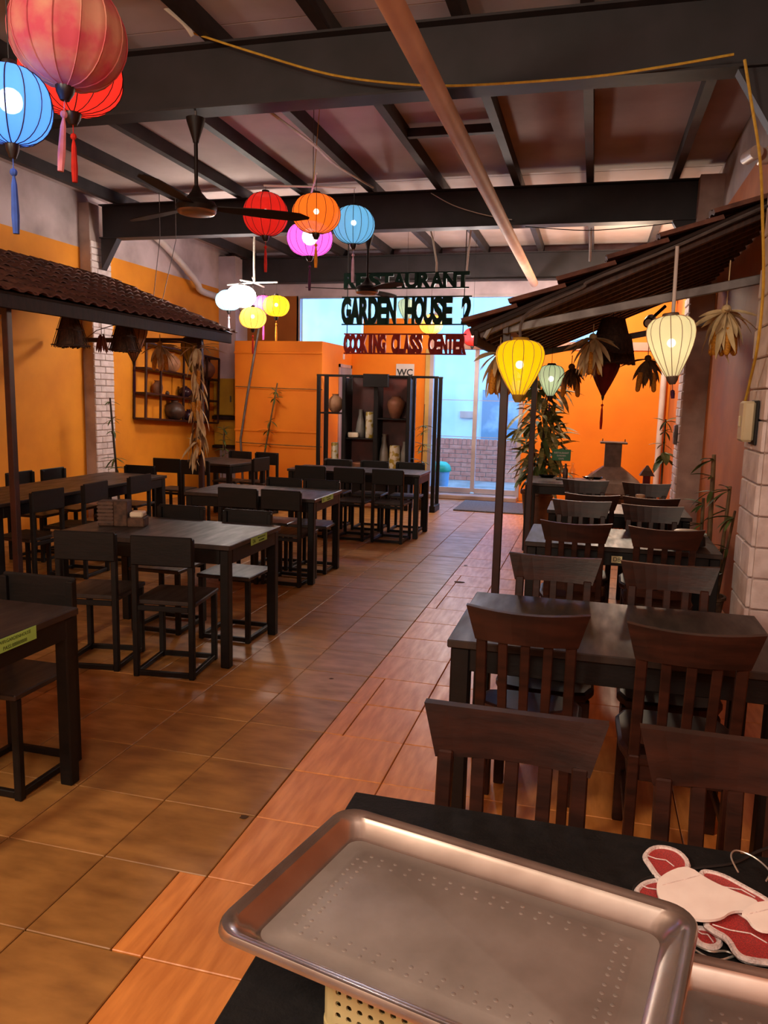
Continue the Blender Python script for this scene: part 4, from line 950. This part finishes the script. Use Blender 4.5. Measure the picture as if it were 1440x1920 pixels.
# ================================================================= DRIED CORN, CHILLIES, RATTAN SHADES
def cob(t, loc, rot, s=1.0):
    return MB().lathe([(.008, -.17), (.02, -.155), (.024, -.10), (.026, -.04), (.02, 0)], 10).build('corn_cob', 'corn', t, True, loc, rot)
def corn(label, top, nh, nc, spread=1.0, dark=False, s=1.0, cord=None, group='dried corn bundles'):
    t = thing('dried_corn', label, 'dried corn', top, group=group); hk = ('huskd', 'huskd') if dark else ('husk', 'husk2')
    sph(.03, 10).build('knot', 'husk_dark' if dark else 'husk', t)
    for k in range(nh):
        a = random.uniform(0, 6.28); pt = random.uniform(.75, 1.45) if k % 4 else random.uniform(-.1, .7)
        leaf(t, random.choice(hk), (0, 0, -.01), a, pt*spread, random.uniform(-.8, .8), random.uniform(.75, 1.3)*s)
    for k in range(nc):
        a = k*2*PI/max(nc, 1)+random.uniform(-.3, .3); cob(t, (.05*math.cos(a), .05*math.sin(a), -.12*s), (.12*math.sin(a), -.12*math.cos(a), 0))
    MB().tube([(0, 0, 0), (0, 0, (cord or .12))], .004, 5).build('tie', 'husk', t)
    return t
corn('bundle of corn with yellow cobs hanging by the near white pillar', at(1362, 580, 5.45), 52, 5, cord=.30)
corn('pale husk bundle in front of the rattan shades', at(1112, 632, 6.4), 56, 4, cord=.10)
corn('dark dried husk bundle left of the dark red lantern', at(1072, 688, 7.2), 26, 2, dark=True, s=.8, cord=.10)
corn('dark dried husk bundle behind the cream lantern', at(1215, 672, 7.2), 28, 2, dark=True, s=1.0, cord=.25)
corn('corn bundle behind the yellow lantern', at(938, 660, 5.45), 34, 3, cord=.10)
corn('dry husk bundle hanging before the wall shelf', at(300, 645, 7.5), 34, 3, s=.9, cord=.10)
# corn garland tied down the far left post
gl = thing('corn_garland', 'long garland of dried corn husks tied down the far left post', 'dried corn', (-4.13, 7.66, 2.1))
for i in range(11):
    z = -.05-i*.105
    for k in range(9):
        a = random.uniform(0, 6.28); leaf(gl, random.choice(('husk', 'husk2', 'husk', 'huskd')), (.03*math.cos(a), -.02+.03*math.sin(a), z), a, random.uniform(.9, 1.5), random.uniform(-.6, .6), random.uniform(.8, 1.2))
    if i in (2, 5, 9): cob(gl, (.03, -.05, z-.02), (.1, .05, 0)); cob(gl, (-.03, -.05, z-.04), (.05, -.1, 0))
for k in range(14):
    a = k*.45; leaf(gl, 'husk', (.03*math.cos(a), .03*math.sin(a), random.choice((-.02, -.05, -1.05))), a, random.uniform(-.5, .4), 0, random.uniform(.8, 1.3))
ch = thing('chilli_bunch', 'small bunch of dried red chillies under the left awning', 'chillies', at(190, 622, 6.2))
for k in range(12):
    a = k*2.4; MB().lathe([(.002, -.13), (.008, -.11), (.011, -.06), (.007, 0)], 6).build('chilli', 'chilli', ch, True, (.02*math.cos(a), .02*math.sin(a), -.02-.004*k), (.25*math.sin(a), -.25*math.cos(a), 0))
MB().tube([(-.16, 0, -.06), (-.05, 0, .01), (.1, 0, .05), (.2, 0, .07)], .004, 5).build('string', 'husk_dark', ch); MB().tube([(0, 0, -.02), (0, 0, .2)], .003, 5).build('tie', 'husk_dark', ch)
def rattan(label, top, w0, w1, H, nslat, square=True, group='rattan lamp shades', cord=.10):
    t = thing('rattan_shade', label, 'lamp shade', top, group=group)
    per = []
    n = nslat
    for k in range(n):
        a = 2*PI*k/n
        if square:
            cx, cy = math.cos(a), math.sin(a); f = 1/max(abs(cx), abs(cy)); per.append((cx*f, cy*f))
        else: per.append((math.cos(a), math.sin(a)))
    for (x, y) in per:
        MB().bar((x*w0/2, y*w0/2, 0), (x*w1/2, y*w1/2, -H-random.uniform(0, .015)), PI*w1/n*(1.27 if square else 1.0)*.86, .004).build('slat', 'rattan', t)
    for (zz, ww) in ((0, w0), (-H*.5, (w0+w1)/2), (-H+.01, w1)):
        pts = [Vector((x*ww/2*1.01, y*ww/2*1.01, zz)) for x, y in per]; MB().tube(pts+[pts[0]], .006, 5).build('hoop', 'rattan', t)
    MB().tube([(0, 0, 0), (0, 0, cord)], .004, 5).build('cord', 'cord_black', t); MB().bar((-w0/2, 0, 0), (w0/2, 0, 0), .01, .008).build('cross_bar', 'rattan', t)
    return t
rattan('slatted rattan shade nearest the camera under the left awning', at(131, 588, 5.75), .09, .215, .27, 48)
rattan('slatted rattan shade hiding the grey lantern at left', at(232, 603, 6.55), .09, .22, .27, 48)
rattan('wide slatted rattan shade under the right awning', at(1150, 598, 7.0), .19, .36, .28, 48, False)
rattan('smaller rattan shade tucked behind the wide one', at(1160, 630, 7.3), .20, .30, .24, 40, False, cord=.2)

# ================================================================= REAR RIGHT: STOVE, CARD, BOTTLES
st = thing('clay_stove', 'hooded stove with a square chimney against the orange wall', 'stove', (.28, 10.55, 0))
MB().box(-.46, .46, -.32, .32, 0, .40, None, .03).build('base', 'stone_brown', st)
MB().loft([[Vector((sx*a, sy*b, z)) for sx, sy in ((-1, -1), (1, -1), (1, 1), (-1, 1))] for a, b, z in ((.44, .34, .40), (.44, .34, .44), (.36, .27, .56), (.22, .17, .68), (.115, .10, .76))]).build('hood', 'stove_metal', st)
MB().box(-.105, .105, -.09, .09, .75, 1.06, None, .004).build('chimney', 'stove_metal', st)
MB().box(-.17, .17, -.13, .13, 1.06, 1.085, None, .005).build('chimney_cap', 'stove_metal', st)
for x in (-.14, .14): MB().box(x-.006, x+.006, -.006, .006, 1.085, 1.12).build('cap_pin', 'stove_metal', st)
lm = thing('table_lantern', 'small pyramid-roofed lantern right of the stove', 'lantern', (.66, 9.7, .0))
MB().box(-.09, .09, -.09, .09, 0, .62, None, .005).build('stand', 'red_wood', lm); MB().box(-.04, .04, -.04, .04, .62, .74, None, .004).build('body', 'silk_darkred', lm)
MB().loft([[Vector((sx*a, sy*a, z)) for sx, sy in ((-1, -1), (1, -1), (1, 1), (-1, 1))] for a, z in ((.085, .74), (.05, .80), (.01, .86))]).build('roof', 'stove_metal', lm)
gc = thing('green_card', 'small green card sign with white lettering by the bushy plant', 'sign', (-.31, 8.72, .735))
MB().box(-.10, .10, -.004, .004, .21, .335, None, .003).build('board', 'card_green', gc); MB().tube([(0, .006, .0), (0, .006, .25)], .006, 6).build('stick', 'bamboo_stem', gc); MB().lathe([(.045, 0), (.045, .012), (.01, .018)], 14).build('foot', 'black_wood', gc)
for tx, z, s_ in (('RESTAURANT', .295, .026), ('GARDEN', .265, .024), ('CAFE', .232, .024)): put('lettering', text_mesh(tx, s_, 'paper', .0005, .0006), gc, (0, -.0052, z), (PI/2, 0, 0))
for lab, x, y, mt, h, r in (('clear glass bottle on the rearmost right table', -.18, 8.62, 'glass_clear', .20, .03), ('brown sauce bottle on the rearmost right table', -.26, 8.86, 'clay_dark', .17, .028), ('small glass cup on the rearmost right table', .02, 8.85, 'glass_clear', .10, .03)):
    tag(MB().lathe([(r*.95, 0), (r, .01), (r, h*.6), (r*.45, h*.78), (r*.42, h*.97), (r*.5, h)], 14).build('bottle', mt, None, True, (x, y, .735)), lab, 'bottle')
for lab, x, y, z, a, b, h in (('dark shallow dish at the back of the rearmost table', -.46, 8.9, .735, .10, .05, .03), ('dark flat dish right of the bottles on the rearmost table', .04, 8.98, .735, .12, .04, .025)):
    tag(MB().lathe([(.6, 0), (.9, .5), (1, 1), (.92, .95), (.5, .3)], 16).build('dish', 'lens_black', None, True, (x, y, z)), lab, 'dish').scale = (a, b, h)
# doormat, rope of clutter by the rear door
mt_ = tag(MB().box(-.5, .5, -.55, .55, 0, .02, None, .006).build('doormat', 'mat_grey', None, loc=(-1.36, 11.45, 0.0)), 'flat grey doormat in front of the glass door', 'mat')
bn = thing('plastic_bin', 'turquoise plastic bin outside the glass door', 'bin', (-2.52, 13.3, -.02))
MB().lathe([(.14, 0), (.17, .36), (.13, .34), (.10, .02)], 20).build('body', 'bin_blue', bn, True); MB().lathe([(.19, .35), (.20, .38), (.17, .46), (.10, .51), (.02, .52)], 20).build('lid', 'bin_green', bn, True)
# caddy on the second table
cdy = thing('table_caddy', 'dark woven caddy with menus on the second table', 'caddy', (-2.93, 4.33, .735), .28)
MB().box(-.10, .0, -.05, .05, 0, .16, None, .006).build('menu_box', 'rattan', cdy); MB().box(.004, .09, -.06, .045, 0, .165, None, .006).build('chopstick_box', 'rattan', cdy)
MB().box(.094, .20, -.07, .04, 0, .06, None, .006).build('napkin_tray', 'rattan', cdy); MB().box(.105, .19, -.06, .03, .06, .095, None, .008).build('napkins', 'ceramic_white', cdy)
for i in range(6):
    z = .02+i*.024
    MB().box(-.102, .0, -.0525, -.0495, z, z+.012).build('weave_band', 'clay_dark', cdy)
jr = thing('glass_jar', 'small clear jar standing on the table beyond D8', 'jar', (.40, 6.42, .735)); MB().lathe([(.04, 0), (.045, .01), (.045, .10), (.035, .12)], 16).build('body', 'glass_clear', jr, True); MB().lathe([(.037, .12), (.037, .14), (.03, .143)], 16).build('lid', 'clay_pale', jr, True)
hb = thing('handbag', 'black bag with pale top edge on the D8 table by the wall', 'bag', (.60, 5.0, .735)); MB().lathe([(.5, 0), (1, .1), (.95, .6), (.7, .92), (.3, 1)], 18).build('body', 'cord_black', hb, True).scale = (.11, .08, .10); MB().lathe([(.55, .94), (.72, .93), (.6, 1.0), (.3, 1.03)], 18).build('lid', 'ceramic_white', hb, True).scale = (.11, .08, .10)

# ================================================================= FOREGROUND TABLE
def rrect(a, b, r, z, n=6):
    out = []
    for cx, cy, a0 in ((a-r, b-r, 0), (-a+r, b-r, PI/2), (-a+r, -b+r, PI), (a-r, -b+r, 3*PI/2)):
        for k in range(n+1): t_ = a0+PI/2*k/n; out.append(Vector((cx+r*math.cos(t_), cy+r*math.sin(t_), z)))
    return out
def tray(label, loc, rz, A, B, H, dimples=True, tilt=0.0):
    t = thing('steel_tray', label, 'tray', loc, rot=(tilt, 0, rz))
    prof = [(0, 0, .040, H-.010), (.001, .001, .042, H-.001), (.003, .003, .042, H+.002), (.008, .008, .042, H+.002), (.012, .012, .040, H-.001), (.018, .018, .036, H-.003), (.022, .022, .034, H-.010), (.034, .034, .030, .010), (.040, .040, .026, .003), (.048, .048, .022, 0.0)]
    out = [rrect(A-i, B-i_, r, z) for i, i_, r, z in prof]
    under_ = [rrect(A-i-.0, B-i_, r, z-.003) for i, i_, r, z in reversed(prof[1:])]
    MB().loft(out, cap0=False, cap1=False).build('rim', 'tray_rim', t, True)
    MB().loft([rrect(A-.047, B-.047, .022, -.002), rrect(A-.047, B-.047, .022, .0004), rrect(A-.070, B-.070, .016, .0004), rrect(A-.074, B-.074, .014, .0028)]).build('bottom', 'tray_steel', t, True)
    MB().loft([rrect(A-.008, B-.008, .04, H-.004), rrect(A-.036, B-.036, .03, .004), rrect(A-.048, B-.048, .022, -.002)], cap0=False, cap1=False).build('underside', 'tray_steel', t, True)
    if dimples:
        mb = MB(); a, b = A-.10, B-.10
        for k in range(18):
            for off in (0, .018):
                x = -a+2*a*k/17
                for y in (-b-off*.9, b+off*.9): sph(.0038, 8, mb, (x+random.uniform(-.003, .003), y, .0024), .28)
        for k in range(12):
            for off in (0, .018):
                y = -b+2*b*k/11
                for x in (-a-off*.9, a+off*.9): sph(.0038, 8, mb, (x, y+random.uniform(-.003, .003), .0024), .28)
        tag(mb.build('dimple', 'tray_steel', t, True), kind='stuff')
    return t
tray('large dented steel tray lying across the front table', (-.138, 1.005, .838), math.radians(-12.4), .302, .19, .028, tilt=0)
tray('second steel tray partly under the large one at right', (.425, .985, .737), math.radians(-3), .30, .175, .028)
# perforated basket under the tray
def basket(label, loc, rz, A, B, H):
    t = thing('plastic_basket', label, 'basket', loc, rz); mb = MB()
    def wall(p, q):
        p, q = Vector(p), Vector(q); L = (q-p).length; nx, nz = max(2, int(L/.0165)), 5; d = (q-p)/nx; n_ = Vector((-d.y, d.x, 0)).normalized()
        for i in range(nx):
            for k in range(nz):
                c0 = p+d*(i+.5)+Vector((0, 0, H*(.10+.85*(k+.5)/nz))); hw = d/2; hz = Vector((0, 0, H*.85/nz/2)); r = .0045
                sq = [c0-hw-hz, c0-hz, c0+hw-hz, c0+hw, c0+hw+hz, c0+hz, c0-hw+hz, c0-hw]; u = d.normalized(); z = Vector((0, 0, 1)); off = (i % 2)*.0
                ho = [c0+(u*math.cos(a)+z*math.sin(a))*r for a in [-3*PI/4+j_*PI/4 for j_ in range(8)]]
                sq2 = [v-n_*.0025 for v in sq]; ho2 = [v-n_*.0025 for v in ho]
                fs = []
                for j_ in range(8):
                    j2 = (j_+1) % 8; fs += [(j_, j2, 8+j2, 8+j_), (16+j_, 24+j_, 24+j2, 16+j2), (8+j_, 8+j2, 24+j2, 24+j_)]
                mb.add(sq+ho+sq2+ho2, fs)
    r = .025; pts = [v for v in rrect(A, B, r, 0, 3)]
    for i in range(len(pts)):
        p, q = pts[i], pts[(i+1) % len(pts)]
        if (q-p).length > .03: wall(p, q)
        else:
            mb.add([p, q, q+Vector((0, 0, H)), p+Vector((0, 0, H))], [(0, 1, 2, 3)])
    mb.build('wall', 'basket_cream', t)
    MB().loft([rrect(A+.001, B+.001, r, 0), rrect(A+.001, B+.001, r, H*.10)]).build('bottom', 'basket_cream', t)
    MB().loft([rrect(A+.004, B+.004, r, H*.945), rrect(A+.006, B+.006, r, H*.97), rrect(A+.004, B+.004, r, H), rrect(A-.003, B-.003, r, H), rrect(A-.003, B-.003, r, H*.945)], False, False).build('rim', 'basket_cream', t)
    return t
basket('cream perforated plastic basket under the large steel tray', (-.105, .975, .735), math.radians(-12.4), .19, .115, .100)
# felt stocking ornaments
def smooth_poly(p, it=2):
    for _ in range(it):
        q = []
        for i in range(len(p)):
            a, b = p[i], p[(i+1) % len(p)]; q += [(a[0]*.75+b[0]*.25, a[1]*.75+b[1]*.25), (a[0]*.25+b[0]*.75, a[1]*.25+b[1]*.75)]
        p = q
    return p
def ornament(label, outline, z, face, tilt=(0, 0)):
    """outline: corners on the table top in metres; the felt piece is 5 mm thick, edged with white piping"""
    cx, cy = sum(p[0] for p in outline)/len(outline), sum(p[1] for p in outline)/len(outline)
    P = smooth_poly([(x-cx, y-cy) for x, y in outline])
    area = sum(P[i][0]*P[(i+1) % len(P)][1]-P[(i+1) % len(P)][0]*P[i][1] for i in range(len(P)))
    if area < 0: P = P[::-1]
    t = thing('stocking_ornament', label, 'ornament', (cx, cy, z), rot=(tilt[0], tilt[1], 0), group='felt stocking ornaments')
    MB().prism(P, 0, .005).build('felt', face, t)
    if face == 'glitter_red':
        MB().tube([Vector((a, b, .0035)) for a, b in P]+[Vector((P[0][0], P[0][1], .0035))], .0055, 6).build('piping', 'piping_white', t)
        w_ = max(a for a, b in P)-min(a for a, b in P)
        y_ = random.uniform(-.006, .006); MB().tube([Vector((-.40*w_, y_+.012, .0065)), Vector((-.2*w_, y_+.002, .009)), Vector((.05*w_, y_+.006, .007)), Vector((.22*w_, y_-.010, .0065))], .0012, 5).build('string', 'piping_white', t)
    else:
        e = max(range(len(P)), key=lambda i: P[i][1]-P[i][0]); a_, b_ = P[(e+5) % len(P)], P[(e-5) % len(P)]
        MB().tube([Vector((a_[0]*.9, a_[1]*.9, .0052)), Vector((b_[0]*.9, b_[1]*.9, .0052))], .0012, 4).build('crease', 'piping_white', t)
    return t
def onto(pts, z):       # picture outline laid on the horizontal plane at height z
    out = []
    for x, y in pts:
        d = CF + CR*((x-720)/FPX) - CU*((y-960)/FPX); p = d*((z-CAMZ)/d.z); out.append((p.x, p.y))
    return out
ornament('red glitter stocking toe sticking out at the upper left', onto([(1206, 1606), (1228, 1588), (1272, 1596), (1296, 1626), (1262, 1660), (1236, 1650), (1220, 1626)], .740), .737, 'glitter_red')
ornament('small red glitter toe at the left beside the tray rim', onto([(1190, 1674), (1210, 1656), (1250, 1652), (1280, 1690), (1245, 1704), (1206, 1688)], .740), .7375, 'glitter_red')
ornament('red glitter stocking lying beyond the white back, at right', onto([(1306, 1634), (1350, 1640), (1400, 1668), (1440, 1690), (1470, 1716), (1400, 1716), (1340, 1680)], .740), .737, 'glitter_red')
ornament('red piece peeping from under the pile by the tray corner', onto([(1296, 1742), (1330, 1744), (1352, 1766), (1340, 1780), (1308, 1772)], .740), .737, 'glitter_red')
ornament('sparkling red stocking in front of the white backs', onto([(1318, 1734), (1366, 1704), (1410, 1732), (1450, 1756), (1490, 1772), (1486, 1812), (1410, 1806), (1382, 1796), (1366, 1764), (1338, 1750)], .75), .749, 'glitter_red')
ornament('large white felt back of the topmost stocking', onto([(1228, 1662), (1242, 1640), (1288, 1622), (1326, 1650), (1380, 1674), (1428, 1692), (1410, 1710), (1372, 1708), (1350, 1726), (1296, 1726), (1240, 1696)], .765), .762, 'felt_white')
ornament('second white felt back at the right picture edge', onto([(1386, 1714), (1426, 1690), (1480, 1700), (1500, 1740), (1440, 1752), (1412, 1742), (1400, 1722)], .773), .772, 'felt_white')
cable('silver_string', 'looped silver hanging string beside the stockings', [(.30, 1.40, .775), (.292, 1.43, .785), (.305, 1.455, .785), (.335, 1.45, .78), (.355, 1.42, .775), (.345, 1.395, .77)], .0016, 'wire_silver', 'string')
cable('silver_string', 'tangled silver strings under the red stocking', [(.20, 1.235, .739), (.23, 1.215, .742), (.26, 1.225, .740), (.29, 1.20, .741), (.32, 1.205, .739), (.29, 1.225, .745), (.24, 1.20, .740), (.21, 1.215, .739)], .0018, 'wire_silver', 'string')
cable('black_cable', 'thin black cable trailing over the table edge at right', [(.12, 1.30, .738), (.125, 1.36, .739), (.17, 1.41, .739), (.24, 1.45, .74), (.31, 1.49, .739), (.36, 1.535, .745), (.42, 1.58, .75)], .003, 'cord_black')
